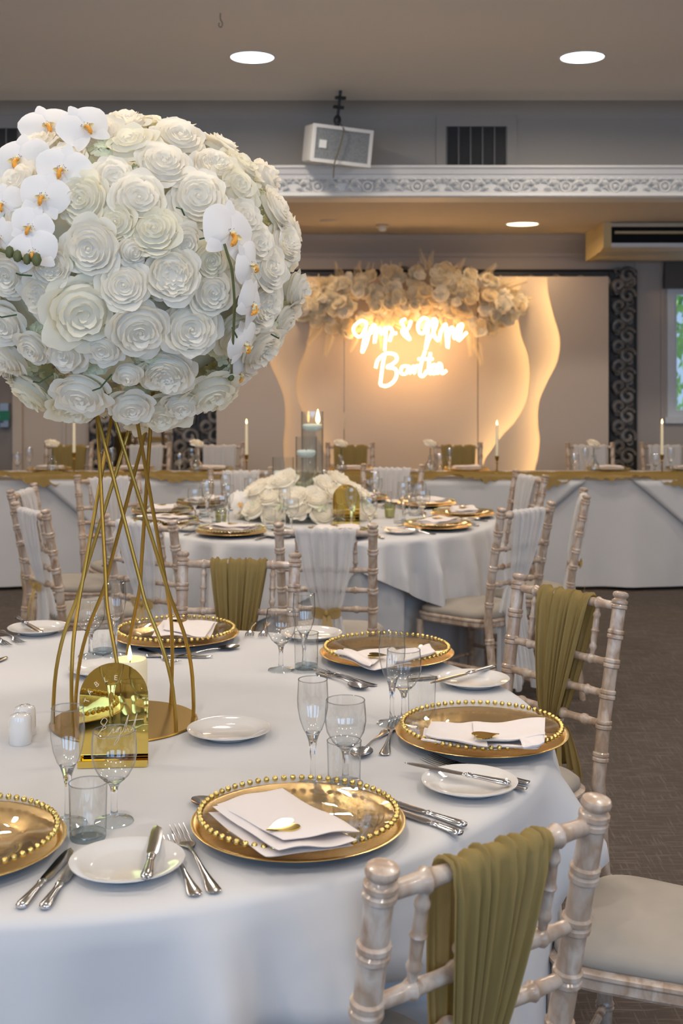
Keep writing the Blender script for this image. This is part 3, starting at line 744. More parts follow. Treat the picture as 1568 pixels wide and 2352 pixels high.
def build_chair():
    P_ = {}
    P_['seat_frame'] = slab(MB(), [(.012, .402), (.004, .404), (0, .410), (0, .425), (-.004, .430), (-.004, .436), (.01, .441)]).mesh('seat_frame', M_wood, True, 30)
    P_['seat_cushion'] = slab(MB(), [(.012, .438), (.006, .446), (.008, .458), (.02, .468), (.05, .477), (.10, .482)]).mesh('seat_cushion', M_seat, True, 60)
    P_['post'] = [post_mesh(s).mesh('post', M_wood) for s in (-1, 1)]
    P_['rail'] = [rail_mesh(z, r).mesh('rail', M_wood) for z, r in ((.872, .0125), (.735, .0108), (.66, .0108), (.588, .0108))]
    P_['spindle'] = [spindle_mesh(x).mesh('spindle', M_wood) for x in (-.105, -.035, .035, .105)]
    ks = [0, .03, .1, .19, .196, .2, .204, .21, .216, .3, .306, .31, .314, .32, .38, .405]
    rr = [.010, .012, .014, .015, .019, .0165, .019, .0155, .0155, .017, .0205, .018, .0205, .0175, .017, .019]
    P_['leg'] = [MB().tube([(s*.172, .355, z) for z in ks], rr, 14).mesh('leg', M_wood) for s in (-1, 1)]
    st = []
    for z in (.14, .24):
        for s in (-1, 1): st.append(MB().tube([(s*xpost(z), ybk(z), z), (s*.172, .355, z)], .0085, 8).mesh('stretcher', M_wood))
    st.append(MB().tube([(-.172, .355, .2), (.172, .355, .2)], .0085, 8).mesh('stretcher', M_wood))
    st.append(MB().tube([(-xpost(.2), ybk(.2), .2), (xpost(.2), ybk(.2), .2)], .0085, 8).mesh('stretcher', M_wood))
    P_['stretcher'] = st
    return P_
CH = build_chair()
def chair(f1, f2, facing, label, group, rz=None):
    c = (f1+f2)/2; f = Vector(facing).normalized()
    d = (f2-f1); d.z = 0; d.normalize(); nrm = Vector((-d.y, d.x, 0))
    if nrm.dot(Vector((f.x, f.y, 0))) < 0: nrm = -nrm
    rz = atan2(-nrm.x, nrm.y); org = Vector((c.x, c.y, 0))+nrm*.08
    t = empty('banquet_chair', label, 'chair', org, rz, group)
    for k, v in CH.items():
        for me in (v if isinstance(v, list) else [v]): new(k, me, t)
    return t
# sashes -----------------------------------------------------------
def sash_mesh(seed, wt, ztie, wtie, zend, wend, pleats, m, front_only=False, rtop=.018, amp=.007):
    R = random.Random(seed); ph = [R.uniform(0, 6.28) for _ in range(6)]
    n = 96
    def pleat(u, k):
        x = u*pleats*2*pi
        return 1.1*math.asin(.97*sin(x+ph[0]+k+.5*sin(x*.31)))/1.3+.5*sin(x*1.7+ph[1])+.5*sin(x*.43+ph[2]*k)
    mb = MB()
    def prof():
        rows = []
        ztop = .872
        for z in [zend+(ztie-.02-zend)*i/9 for i in range(10)]+[ztie-.008, ztie, ztie+.008]+[ztie+.02+(ztop-ztie-.02)*i/12 for i in range(13)]: rows.append((z, +1))
        for a in (.5, 1.0, 1.57, 2.1, 2.7): rows.append((ztop, a))
        for z in [ztop-(ztop-ztie-.02)*i/12 for i in range(13)]+[ztie+.008, ztie, ztie-.008]+[ztie-.02-(ztie-.02-zend)*i/9 for i in range(10)]: rows.append((z, -1))
        return rows
    rows = prof(); v = []; f = []
    for j, (z, sd) in enumerate(rows):
        over = isinstance(sd, float)
        if over: zz = z+rtop*sin(sd); yo = rtop*cos(sd); w_ = wt; k = 1.0; a_ = amp*.25
        else:
            zz = z; yo = rtop*sd
            if z >= ztie:
                t = (z-ztie)/(.872-ztie); w_ = wtie+(wt-wtie)*t**.75; a_ = amp*(.8+.5*sin(pi*t)) if t < .97 else amp*.3; yo = sd*(.008+(rtop-.008)*t**.4)
            else:
                t = (ztie-z)/(ztie-zend); w_ = wtie+(wend-wtie)*t**.6; a_ = amp*(.8+1.2*t); yo = sd*(.008+.018*t)
            if abs(z-ztie) < .009: w_ = wtie*.92; a_ = amp*.3
        for i in range(n+1):
            u = i/n
            pz = pleat(u, 0 if sd in (1,) or over else 1.3)
            x = (u-.5)*w_+.004*sin(u*23+ph[3])*(w_/wt)
            yy = ybk(zz)+yo+(1 if yo >= 0 else -1)*(a_*pz*.8+a_*.8)
            ze = 0
            if not over and abs(z-zend) < 1e-6: ze = .03*sin(u*7+ph[4])+.015*sin(u*19)
            dz_ = .003*pz if over else 0
            v.append((x, yy, zz+ze+dz_))
    for j in range(len(rows)-1):
        for i in range(n): a = j*(n+1)+i; f.append((a, a+1, a+n+2, a+n+1))
    return mb.add(v, f).mesh('chair_sash', m, True, 180)
SG = [sash_mesh(s, .176, .568, .050, .44, .15, 8.5, M_goldsash, amp=.0052) for s in (1, 2)]
SW = [sash_mesh(s, .215, .578, .085, .18, .17, 6, M_whitesash, amp=.0055) for s in (3, 4)]
HG = [sash_mesh(5, .26, .50, .22, .44, .20, 3.5, M_goldsash, amp=.006)]
HW = [sash_mesh(6, .26, .50, .22, .44, .20, 3.5, M_whitesash, amp=.006)]
def bow_mesh(sd=-1):
    mb = MB(); y0 = ybk(.575)+sd*.032
    for s in (-1, 1):
        def loop(u, v): 
            a = u*2*pi; return (s*(.006+.034*(1-cos(a))/2*1.4), y0+sd*(.004+.010*v), .578+(.013*sin(a))*(1-.25*v)+.006*(1-cos(a))/2+(v-.5)*.004+(v-.5)*.018)
        mb.grid(loop, 18, 3)
        def tail(u, v): return (s*(.004+.05*v)+(u-.5)*.018+.006*sin(v*9), y0+sd*(.008+.02*sin(v*5)), .575-.27*v)
        mb.grid(tail, 3, 12)
    mb.lathe([(0, .012), (.008, .008), (.010, 0), (.008, -.008), (0, -.012)], 10, Matrix.Translation((0, y0+sd*.006, .578)))
    mb.grid(lambda u, v: ((u-.5)*.09, y0+sd*.003*sin(pi*u)*1.0-sd*.004, .566+.024*v), 8, 2)
    return mb.mesh('ribbon_bow', M_ribbon, True, 180)
BOW = bow_mesh(-1)
BOWF = bow_mesh(1)
tie_me = MB().tube([(.03*cos(a), .020*sin(a)+ybk(.568), .568) for a in [i*pi/10 for i in range(20)]], .0045, 8, closed=True).mesh('tie', mat('tie_cord', (.62, .56, .4), .5))
def sash(ch, me, label, group, bow=None, tie=False):
    o = new('chair_sash', me, None, ch.location.copy(), (0, 0, ch.rotation_euler.z)); tag(o, label, 'chair sash', group)
    if bow: new('ribbon_bow', bow, o)
    if tie: new('tie', tie_me, o)
    return o
def fin(px, py): return on(px, py, .909)
g1, g2, g3 = 'chairs around the near table', 'chairs around the far round table', 'chairs behind the head table'
A = chair(fin(890, 1985), fin(1370, 1833), (-.7, 1, 0), 'closest limed wooden chair, an olive gold drape over its back', g1); A.scale = (1.04, 1, 1); sash(A, SG[0], 'olive gold pleated drape on the closest chair back', 'gold drapes on near chairs')
B = chair(fin(1201, 1318), fin(1421, 1357), (-1, -.8, 0), 'limed chair against the brown carpet, its gold drape tied halfway', g1); sash(B, SG[1], 'gold drape gathered and tied on the chair against the carpet', 'gold drapes on near chairs', tie=True)
Cc = empty('banquet_chair', 'limed banquet chair at the right edge showing only its wide grey suede seat', 'chair', (.766, 2.11, 0), radians(64), g1)
for k, v in CH.items():
    for me in (v if isinstance(v, list) else [v]): new(k, me, Cc)
Dd = chair(fin(427, 1266), fin(672, 1269), (0, -1, 0), 'limed banquet chair across the near table with a broad gold drape', g1); sash(Dd, SG[1], 'broad gold drape on the chair across the near table', 'gold drapes on near chairs')
Bb = (.5, .5)
FC = []
c2 = [((640, 1200), (855, 1203), (0, 1, 0), 'gold bow on its back, right of the gold draped chair', BOW),
      ((234, 1180), (400, 1195), (.4, 1, 0), 'with a gold bow seen through the gold stand rods', BOW),
      ((31.5, 1152), (103, 1170), (1, .3, 0), 'at the left edge, the nearer of two side by side', BOW),
      ((18, 1126), (78, 1108), (1, 0, 0), 'at the left edge, the farther of two side by side', BOW),
      ((186, 1090), (306, 1084), (.8, -.6, 0), 'left of the far table, side rails showing', None),
      ((489, 1073), (617, 1072), (0, -1, 0), 'beyond the far round table, left of the glass cylinders', None),
      ((835, 1065), (968, 1067), (0, -1, 0), 'beyond the far round table, right of the glass cylinders', None),
      ((1188, 1079), (1252, 1090), (-1, -.2, 0), 'partly hidden behind the chair with the round cream seat', None),
      ((1150, 1167), (1271, 1151), (-1, .6, 0), 'with its round cream seat showing beside the far round table', None),
      ((1343, 1120), (1349, 1137), (-1, 0, 0), 'turned edge on before the head table with a ribbon hanging', BOW)]
for i, (a, b, fc, lab, bow) in enumerate(c2):
    ch = chair(fin(*a), fin(*b), fc, 'limed chair '+lab, g2); FC.append(ch)
    sash(ch, SW[i % 2], 'white drape, '+lab, 'white drapes on far chairs', bow)
def pushes(c, chs, e=0):
    out = []
    for q in chs:
        f_ = Vector((-sin(q.rotation_euler.z), cos(q.rotation_euler.z), 0)); p_ = q.location+f_*.385-c; p_.z = 0
        out.append((atan2(p_.y, p_.x), p_.length-.012+e))
    return out
cloth(TC, 'white floor length cloth on the near round table', 11, .02, .058, 26, push=pushes(TC, [A, B, Cc, Dd]))
cloth(T2, 'white under cloth reaching the floor on the far round table', 5, .02, .012, 30, flare=0, R_=.885, z0=.747, push=pushes(T2, FC, -.012))
cloth(T2, 'white top cloth with hanging corners on the far round table', 17, .46, .062, 36, flare=.045, R_=.908, square=.25, z0=.751)

hch = [(110, 208, 'g', 'leftmost gold draped chair behind the head table'), (280, 395, 'w', 'white draped chair before the narrow mirror'), (451, 560, 'w', 'white draped chair at the left edge of the backdrop'),
       (747, 861, 'g', 'gold draped chair under the neon sign, beside the glass cylinders'), (995, 1107, 'g', 'gold draped chair at the foot of the lit waves'),
       (1300, 1408, 'w', 'white draped chair before the right carved mirror'), (1470, 1580, 'w', 'white draped chair at the right end of the head table')]
HX_ = []
for x0_, x1_, k, lab in hch:
    Yc = 9.3; a = Vector(((x0_-HX)/F*Yc, Yc, 0)); b = Vector(((x1_-HX)/F*Yc, Yc, 0)); HX_.append((a.x+b.x)/2)
    ch = chair(a, b, (0, -1, 0), lab, g3)
    sash(ch, (HG if k == 'g' else HW)[0], ('olive gold' if k == 'g' else 'white')+' drape hanging on the '+lab.replace('gold draped ', '').replace('white draped ', ''), 'drapes on the head table chairs')

# ================================================================== TABLEWARE MESHES
def me_(mb, name, m, **k): return mb.mesh(name, m, **k)
ch_top = me_(MB().lathe([(0, .0075), (.098, .0075), (.106, .009), (.122, .0155), (.158, .0195), (.1635, .0205), (.1650, .0195), (.1645, .0185)], 96), 'charger', M_gold, ang=60)
ch_bot = me_(MB().lathe([(.1643, .0185), (.158, .0170), (.122, .0125), (.104, .002), (.098, 0), (0, 0)], 64), 'underside', M_dark, ang=60)
gp = me_(MB().lathe([(0, .0125), (.088, .0125), (.096, .0145), (.108, .0205), (.132, .0245), (.1485, .0285), (.1535, .030), (.153, .0315), (.147, .0305), (.131, .0265), (.107, .0225), (.094, .0165), (.087, .0145), (0, .0145)], 96), 'glass_plate', thin_glass('plate_glass', (.96, .96, .95), (.7, .7, .7)), ang=60)
bead = me_(MB().lathe([(0, .005), (.0025, .0043), (.0043, .0025), (.005, 0), (.0043, -.0025), (.0025, -.0043), (0, -.005)], 12), 'bead', M_goldbead)
beadring = MB(); NB = 64
for i in range(NB):
    a = 2*pi*i/NB; beadring.lathe([(0, .0044), (.0038, .0022), (.0044, 0), (.0038, -.0022), (0, -.0044)], 6, Matrix.Translation((.1515*cos(a), .1515*sin(a), .0325)))
beadring = me_(beadring, 'bead_rim', M_goldbead)
pl_me = me_(MB().lathe([(0, .0065), (.050, .0065), (.055, .008), (.066, .0125), (.079, .0165), (.0815, .0165), (.081, .0145), (.067, .0105), (.054, .004), (.050, 0), (.046, .001), (0, .002)], 72), 'side_plate', M_china, ang=60)
def glassware(name, bowl, stem, label, cat, loc, group):
    t = empty(name, label, cat, loc, 0, group)
    return t
thin_glass('foot_glass', (.90, .93, .94), (.30, .36, .40), .12)
thin_glass('base_glass', (.86, .92, .94), (.35, .45, .50), .14)
thin_glass('vase_glass', (.97, .98, .98), (.62, .66, .68), .06)
FL_b = MB().lathe([(0.0035, 0.08), (0.009, 0.086), (0.0165, 0.098), (0.0225, 0.115), (0.0262, 0.135), (0.0268, 0.15), (0.0258, 0.168), (0.025, 0.182)], 40).mesh('bowl', M_glass)
FL_s = MB().lathe([(0, 0.0075), (0.006, 0.009), (0.0046, 0.02), (0.004, 0.045), (0.0052, 0.06), (0.0072, 0.076), (0.0095, 0.084), (0.0125, 0.0925), (0.008, 0.0905), (0, 0.0895)], 32).mesh('stem', M_solid)
GO_b = MB().lathe([(0.0035, 0.06), (0.011, 0.063), (0.023, 0.073), (0.0325, 0.09), (0.0358, 0.108), (0.035, 0.128), (0.0335, 0.143)], 44).mesh('bowl', M_glass)
GO_s = MB().lathe([(0, 0.0085), (0.0065, 0.01), (0.005, 0.022), (0.005, 0.045), (0.0066, 0.055), (0.01, 0.0615), (0.017, 0.0672), (0.01, 0.0665), (0, 0.066)], 32).mesh('stem', M_solid)
FO_t = MB().lathe([(.0295, .0), (.0310, .0012), (.0300, .0030), (.018, .0055), (.0085, .0088), (.0058, .0098)], 36).mesh('foot', MAT['foot_glass'])
TU_b = MB().lathe([(0.0275, 0.01), (0.028, 0.045), (0.0292, 0.084)], 44).mesh('wall', M_glass)
TU_s = MB().lathe([(0, 0), (0.0262, 0), (0.0274, 0.003), (0.0272, 0.0085), (0.0262, 0.01), (0, 0.0098)], 40).mesh('base', MAT['base_glass'])
def rim(r, z): return MB().tube([(r*cos(a), r*sin(a), z) for a in [i*pi/20 for i in range(40)]], .0009, 6, closed=True).mesh('rim', MAT['rim_glass'])
thin_glass('rim_glass', (.95, .96, .96), (.7, .72, .74), .38)
FR_, GR_, TRm = rim(.0247, .1825), rim(.0331, .1437), rim(.0288, .0846)
def flute(loc, label, group, near=True):
    t = empty('champagne_flute', label, 'champagne glass', loc, 0, group); new('bowl', FL_b, t); new('stem', FL_s, t); new('foot', FO_t, t); new('rim', FR_, t); return t
def goblet(loc, label, group):
    t = empty('wine_glass', label, 'wine glass', loc, 0, group); new('bowl', GO_b, t); new('stem', GO_s, t); new('foot', FO_t, t); new('rim', GR_, t); return t
def tumbler(loc, label, group):
    t = empty('water_tumbler', label, 'tumbler', loc, 0, group); new('wall', TU_b, t); new('base', TU_s, t); new('rim', TRm, t); return t
# cutlery: lies along +X from handle end (0) to tip (L)
def loft(mb, secs, n=12):
    v = []; f = []
    for x, hw, ht, z in secs:
        for k in range(n): a = 2*pi*k/n; v.append((x, hw*cos(a), z+ht*sin(a)))
    for i in range(len(secs)-1):
        for k in range(n): l = (k+1) % n; f.append((i*n+k, i*n+l, (i+1)*n+l, (i+1)*n+k))
    f.append(tuple(reversed(range(n)))); f.append(tuple(range((len(secs)-1)*n, len(secs)*n)))
    return mb.add(v, f)
KN_h = loft(MB(), [(0, .003, .002, .005), (.003, .0075, .0042, .005), (.012, .0090, .0048, .005), (.03, .0082, .0042, .005), (.06, .0062, .0036, .005), (.078, .0056, .0034, .005), (.080, .0068, .0042, .005), (.084, .0068, .0042, .005), (.086, .005, .003, .005), (.092, .0055, .002, .005)]).mesh('handle', M_steel)
bl = [(.090, -.006, .006), (.10, -.0085, .0085), (.13, -.0088, .0090), (.16, -.0088, .0098), (.185, -.008, .0098), (.20, -.005, .0085), (.208, .001, .006), (.211, .0035, .0045)]
kb = MB(); v = []; f = []
for x, a, b in bl: v += [(x, a, .0045), (x, (a+b)/2, .0058), (x, b, .0045), (x, (a+b)/2, .0040)]
for i in range(len(bl)-1):
    for k in range(4): l = (k+1) % 4; f.append((4*i+k, 4*i+l, 4*i+4+l, 4*i+4+k))
KN_b = kb.add(v, f).mesh('blade', M_steel, True, 20)
def fork_mesh():
    mb = MB()
    loft(mb, [(0, .004, .001, .0035), (.002, .0085, .0013, .0035), (.008, .0105, .0014, .003), (.02, .0095, .0014, .003), (.04, .0065, .0015, .004), (.07, .0038, .0018, .006), (.10, .0030, .0018, .0075), (.122, .0036, .0016, .0065), (.130, .0085, .0013, .005), (.138, .0118, .0011, .0035), (.146, .0122, .0010, .003)], 10)
    for k in range(4):
        y = (k-1.5)*.0070
        loft(mb, [(.143, .0023, .0009, .003), (.16, .0016, .0009, .003), (.18, .0013, .0008, .0045), (.196, .0007, .0005, .0075)] and [(.143, .0023, .0009, .003), (.16, .0016, .0009, .003), (.18, .0013, .0008, .0045), (.196, .0007, .0005, .0075)], 6)
        n = 4*6
        for i in range(len(mb.v)-n, len(mb.v)): x_, y_, z_ = mb.v[i]; mb.v[i] = (x_, y_+y, z_)
    return mb
FORK = fork_mesh().mesh('fork', M_steel)
def spoon_mesh():
    mb = MB(); loft(mb, [(0, .004, .001, .0035), (.002, .0085, .0013, .0035), (.008, .0105, .0014, .003), (.02, .0095, .0014, .003), (.04, .0065, .0015, .004), (.07, .0038, .0018, .007), (.10, .0028, .0018, .009), (.125, .0032, .0018, .008), (.135, .006, .0016, .007)], 10)
    for o_ in (0, .0012):
        mb.grid(lambda u, v: ((.132+.058*v), (u*2-1)*.0205*sin(pi*(v*.94+.05))**.55, .0075+o_-.0062*(1-(u*2-1)**2)*sin(pi*min(1, v+.02))), 8, 12)
    return mb
SPOON = spoon_mesh().mesh('spoon', M_steel, True, 60)
def lay(a, b, z=None, flip=False):
    d = b-a; return a, atan2(d.y, d.x)
def knife(a, b, label, group, z=.0, tilt=0):
    rz = atan2(b.y-a.y, b.x-a.x); t = empty('table_knife', label, 'knife', (a.x, a.y, .75+z), rz, group); t.rotation_euler = (0, tilt, rz)
    s = (b-a).xy.length/.211; t.scale = (s, 1, 1) if abs(s-1) < .3 else (1, 1, 1)
    new('handle', KN_h, t); new('blade', KN_b, t); return t
def fork(a, b, label, group, z=0):
    rz = atan2(b.y-a.y, b.x-a.x); s = (b-a).xy.length/.196
    o = new('table_fork', FORK, None, (a.x, a.y, .75+z), (0, 0, rz)); o.scale = (s, min(1, s*1.1), 1) if .7 < s < 1.3 else (1, 1, 1); return tag(o, label, 'fork', group)
def spoon(a, b, label, group, z=0):
    rz = atan2(b.y-a.y, b.x-a.x); o = new('dessert_spoon', SPOON, None, (a.x, a.y, .75+z), (0, 0, rz)); return tag(o, label, 'spoon', group)
# charger + bead plate
def charger(p, label, group, s=1):
    o = new('charger_plate', ch_top, None, (p.x, p.y, .7505), sc=s); new('underside', ch_bot, o); return tag(o, 'gold charger plate '+label, 'charger plate', group)
def beadplate(p, label, group, near=True, s=1):
    o = new('glass_plate', gp, None, (p.x, p.y, .7505), sc=s)
    if near:
        for i in range(NB):
            a = 2*pi*i/NB; new('bead', bead, o, (.1515*cos(a), .1515*sin(a), .0325))
    else: new('bead_rim', beadring, o)
    return tag(o, 'beaded glass plate '+label, 'plate', group)
def sideplate(p, label, group, s=1):
    o = new('side_plate', pl_me, None, (p.x, p.y, .7505), sc=s); return tag(o, 'white china side plate '+label, 'side plate', group)
# napkin: stack of folded sheets given by four corners
def sheet(mb, cs, z, th, seed, amp=.002, n=16, rnd=.5):
    c00, c10, c11, c01 = [Vector((x, y, 0)) for x, y in cs]; R = random.Random(seed); ph = [R.uniform(0, 6) for _ in range(4)]
    def P3(u, v): return (c00*(1-u)+c10*u)*(1-v)+(c01*(1-u)+c11*u)*v
    def h(u, v): return amp*(sin(u*5+ph[0])+sin(v*6+ph[1])+.7*sin((u+v)*9+ph[2]))
    def top(u, v):
        e = min(u, 1-u, v, 1-v)*n; p = P3(u, v); k = 1 if e >= 1 else .35; return (p.x, p.y, z+h(u, v)+th*.5*k)
    def bot(u, v):
        e = min(u, 1-u, v, 1-v)*n; p = P3(u, v); k = 1 if e >= 1 else .35; return (p.x, p.y, z+h(u, v)-th*.5*k)
    mb.grid(top, n, n); b0 = len(mb.v); mb.grid(bot, n, n)
    idx = [i for i in range(n+1)]+[(n+1)*k+n for k in range(1, n+1)]+[(n+1)*n+n-i for i in range(1, n+1)]+[(n+1)*(n-k) for k in range(1, n)]
    a0 = b0-(n+1)**2
    for p, q in zip(idx, idx[1:]+idx[:1]): mb.f.append((a0+p, a0+q, b0+q, b0+p))
def napkin(parts, label, group, seed=1):
    """parts: list of (corner list world xy, z, thickness)"""
    c = sum((Vector((x, y, 0)) for x, y in parts[0][0]), Vector())/4
    mb = MB()
    for i, (cs, z, th) in enumerate(parts): sheet(mb, [(x-c.x, y-c.y) for x, y in cs], z-.75, th, seed+i)
    o = new('napkin', mb.mesh('napkin', M_napkin, True, 70), None, (c.x, c.y, .75)); sb = o.modifiers.new('s', 'SUBSURF'); sb.levels = 1; sb.render_levels = 1
    return tag(o, label, 'napkin', group)
def heart_mesh():
    pts = []
    for i in range(28):
        t = 2*pi*i/28; x = 16*sin(t)**3; y = 13*cos(t)-5*cos(2*t)-2*cos(3*t)-cos(4*t); pts.append((x/16*.022, y/16*.027))
    return MB().prism(pts, .0016).mesh('heart', M_goldmirror, True, 30)
HEART = heart_mesh()
def heart(p, z, rz, label, group, tilt=None):
    o = new('heart_token', HEART, None, (p.x, p.y, z), (0, 0, rz))
    if tilt: o.rotation_mode = 'QUATERNION'; o.rotation_quaternion = Vector((0, 0, 1)).rotation_difference(Vector(tilt).normalized()) @ Euler((0, 0, rz)).to_quaternion()
    return tag(o, label, 'table favour', group)
def XYs(*ps): return [(p.x, p.y) for p in ps]
def O(px, py, z=.75): return on(px, py, z)

# ---------------- near table settings
GC, GP, GN = 'gold chargers on the near table', 'beaded glass plates on the near table', 'napkins on the near table'
GK, GF, GS = 'knives on the near table', 'forks on the near table', 'spoons on the near table'
P1 = Vector((-.066, 1.875, 0)); P2 = Vector((.268, 2.335, 0)); P3_ = Vector((.111, 2.99, 0)); P4 = Vector((-.434, 3.20, 0)); P0 = Vector((-.572, 1.79, 0))
for p, l in ((P1, 'in front, nearest the draped chair'), (P2, 'at the right edge of the near table'), (P3_, 'behind the tall glasses on the near table'), (P4, 'at the far side of the near table behind the stand'), (P0, 'cut off by the left edge of the picture')):
    charger(p, l, GC); beadplate(p, l, GP, True)
def nap_rect(c, w, l, rz, z=.782, lay=3, sk=0):
    out = []
    for i in range(lay):
        ww, ll = w*(1-.04*i), l*(1-.05*i); a = rz+.05*(i-1)+sk*i; ca, sa = cos(a), sin(a); off = Vector((.004*i, -.004*i))
        cs = [(c.x+off.x+ca*x-sa*y, c.y+off.y+sa*x+ca*y) for x, y in ((-ww/2, -ll/2), (ww/2, -ll/2), (ww/2, ll/2), (-ww/2, ll/2))]
        out.append((cs, z+.0065*i, .0075))
    return out
napkin([(XYs(O(478, 1862, .79), O(610, 1965, .785), O(812, 1945, .785), O(660, 1830, .79)), .784, .006), (XYs(O(488, 1848, .80), O(640, 1958, .79), O(820, 1938, .79), O(655, 1815, .80)), .792, .006), (XYs(O(497, 1842, .80), O(650, 1948, .79), O(826, 1926, .79), O(648, 1809, .80)), .800, .006)], 'folded white napkin lying across the front beaded plate', GN, 3)
napkin([(XYs(O(966, 1702, .785), O(1235, 1722, .785), O(1252, 1690, .785), O(975, 1672, .785)), .783, .006), (XYs(O(975, 1690, .79), O(1120, 1722, .79), O(1110, 1655, .80), O(990, 1650, .80)), .792, .007), (XYs(O(1090, 1712, .79), O(1250, 1695, .795), O(1252, 1648, .80), O(1085, 1660, .80)), .798, .007), (XYs(O(1200, 1720, .79), O(1250, 1712, .79), O(1252, 1690, .79), O(1190, 1700, .79)), .794, .008)], 'white napkin with folded flaps on the right beaded plate', GN, 9)
napkin([(XYs(O(775, 1505, .785), O(860, 1535, .785), O(945, 1520, .785), O(900, 1485, .785)), .783, .006), (XYs(O(768, 1500, .79), O(850, 1532, .79), O(870, 1515, .79), O(790, 1492, .79)), .792, .008), (XYs(O(905, 1525, .79), O(1000, 1500, .79), O(985, 1485, .79), O(900, 1500, .79)), .792, .008)], 'white napkin pleated into a fan behind the tall glasses', GN, 14)
napkin([(XYs(O(348, 1456, .785), O(482, 1462, .785), O(500, 1425, .785), O(375, 1422, .785)), .783, .006), (XYs(O(375, 1445, .79), O(470, 1462, .79), O(495, 1428, .79), O(385, 1420, .79)), .790, .007)], 'white napkin on the far beaded plate behind the gold stand', GN, 20)
napkin(nap_rect(Vector((-.62, 1.80)), .12, .22, .5), 'white napkin on the plate cut off at the left edge', GN, 25)
GH = 'gold hearts on the near table'
heart(O(652, 1897, .806), .8055, radians(-62), 'mirrored gold heart on the front napkin', GH, (-.03, -.045, 1))
heart(O(1112, 1690, .804), .8045, radians(105), 'mirrored gold heart on the right napkin', GH)
heart(O(865, 1512, .79), .797, radians(80), 'gold heart half hidden behind the tall flute', GH)
heart(O(412, 1432, .79), .796, radians(20), 'gold heart on the far napkin', GH)
# side plates
GSP = 'side plates on the near table'
sp1 = sideplate(O(292, 1998), 'in front with a knife across its rim', GSP)
sp2 = sideplate(O(1078, 1813), 'between the two right place settings under a knife', GSP)
sp3 = sideplate(O(1087, 1573), 'with a knife near the carpet side of the near table', GSP)
sideplate(O(526, 1690), 'standing empty in the middle of the table', GSP)
sideplate(O(88, 1453), 'at the far left with a knife on it', GSP)
sideplate(O(238, 1547), 'half hidden behind the gold table sign', GSP)
sideplate(O(715, 1466), 'behind the flute and tumbler at the far side', GSP)
# knives
K = lambda a, b, l, z=0, t=0: knife(O(*a), O(*b), 'steel table knife '+l, GK, z, t)
K((335, 2052), (365, 1925), 'resting on the front side plate', .0155)
K((45, 2092), (168, 1955), 'left of the front side plate, the outer of two')
K((100, 2094), (190, 1964), 'left of the front side plate, the inner of two')
K((1070, 1903), (858, 1832), 'right of the front charger, the upper of two')
K((1060, 1922), (895, 1862), 'right of the front charger, the lower of two')
K((1172, 1828), (932, 1777), 'across the side plate between the right settings', .0155)
K((1137, 1550), (985, 1590), 'across the side plate by the carpet', .0155)
K((1068, 1553), (930, 1566), 'behind the side plate by the carpet')
K((38, 1434), (95, 1470), 'on the side plate at the far left', .0155)
K((333, 1510), (488, 1512), 'in front of the far charger behind the stand')
K((-60, 1545), (18, 1512), 'poking in at the left edge')
Fk = lambda a, b, l, z=0: fork(O(*a), O(*b), 'steel fork '+l, GF, z)
Fk((495, 2056), (405, 1903), 'right of the front side plate, the larger')
Fk((450, 2062), (380, 1930), 'right of the front side plate, the smaller')
Fk((882, 1738), (908, 1655), 'left of the right charger')
Fk((1214, 1802), (985, 1742), 'passing under the right side plate, the upper')
Fk((1208, 1817), (972, 1750), 'passing under the right side plate, the lower')
Fk((862, 1578), (740, 1545), 'in front of the fan napkin charger, the longer')
Fk((830, 1568), (722, 1540), 'in front of the fan napkin charger, the shorter')
Fk((580, 1432), (568, 1480), 'by the far charger, nearer to it')
Fk((612, 1433), (598, 1481), 'by the far charger, nearer the wine glass')
Fk((-20, 1456), (20, 1488), 'at the far left edge, the outer')
Fk((0, 1450), (52, 1482), 'at the far left edge, the inner')
Fk((322, 1492), (372, 1512), 'crossed under the far charger edge')
Sk = lambda a, b, l, z=0: spoon(O(*a), O(*b), 'steel dessert spoon '+l, GS, z)
Sk((640, 1905), (455, 1845), 'peeping out from under the front napkin plate')
Sk((890, 1680), (845, 1722), 'left of the right charger beside a fork')
Sk((730, 1548), (812, 1578), 'in front of the fan napkin charger')
Sk((395, 1512), (495, 1497), 'in front of the far charger')
# glasses
def bas(px, py): return O(px, py)
GW, GFl, GT = 'wine glasses on the near table', 'champagne flutes on the near table', 'tumblers on the near table'
flute(bas(155, 1893), 'champagne flute in front of the gold table sign', GFl); goblet(bas(262, 1888), 'wine glass before the gold sign, leftmost wine glass in front', GW); tumbler(bas(202, 1925), 'small tumbler before the wine glass by the gold sign', GT)
flute(bas(718, 1806), 'champagne flute behind the front charger', GFl); goblet(bas(793, 1800), 'wine glass behind the front charger', GW); tumbler(bas(790, 1816), 'small tumbler behind the front charger', GT)
flute(bas(900, 1663), 'tall champagne flute before the fan napkin', GFl); goblet(bas(927, 1655), 'wine glass hidden behind the flute before the fan napkin', GW); tumbler(bas(968, 1652), 'small tumbler touching the far rim of the right plate', GT)
goblet(bas(645, 1540), 'wine glass right of the far charger', GW); flute(bas(698, 1542), 'champagne flute right of the far charger', GFl); tumbler(bas(703, 1535), 'small tumbler right of the far charger', GT)
flute(bas(265, 1506), 'champagne flute behind the gold stand', GFl); goblet(bas(208, 1508), 'wine glass behind the left rods of the gold stand', GW); tumbler(bas(236, 1500), 'small tumbler behind the gold stand', GT)
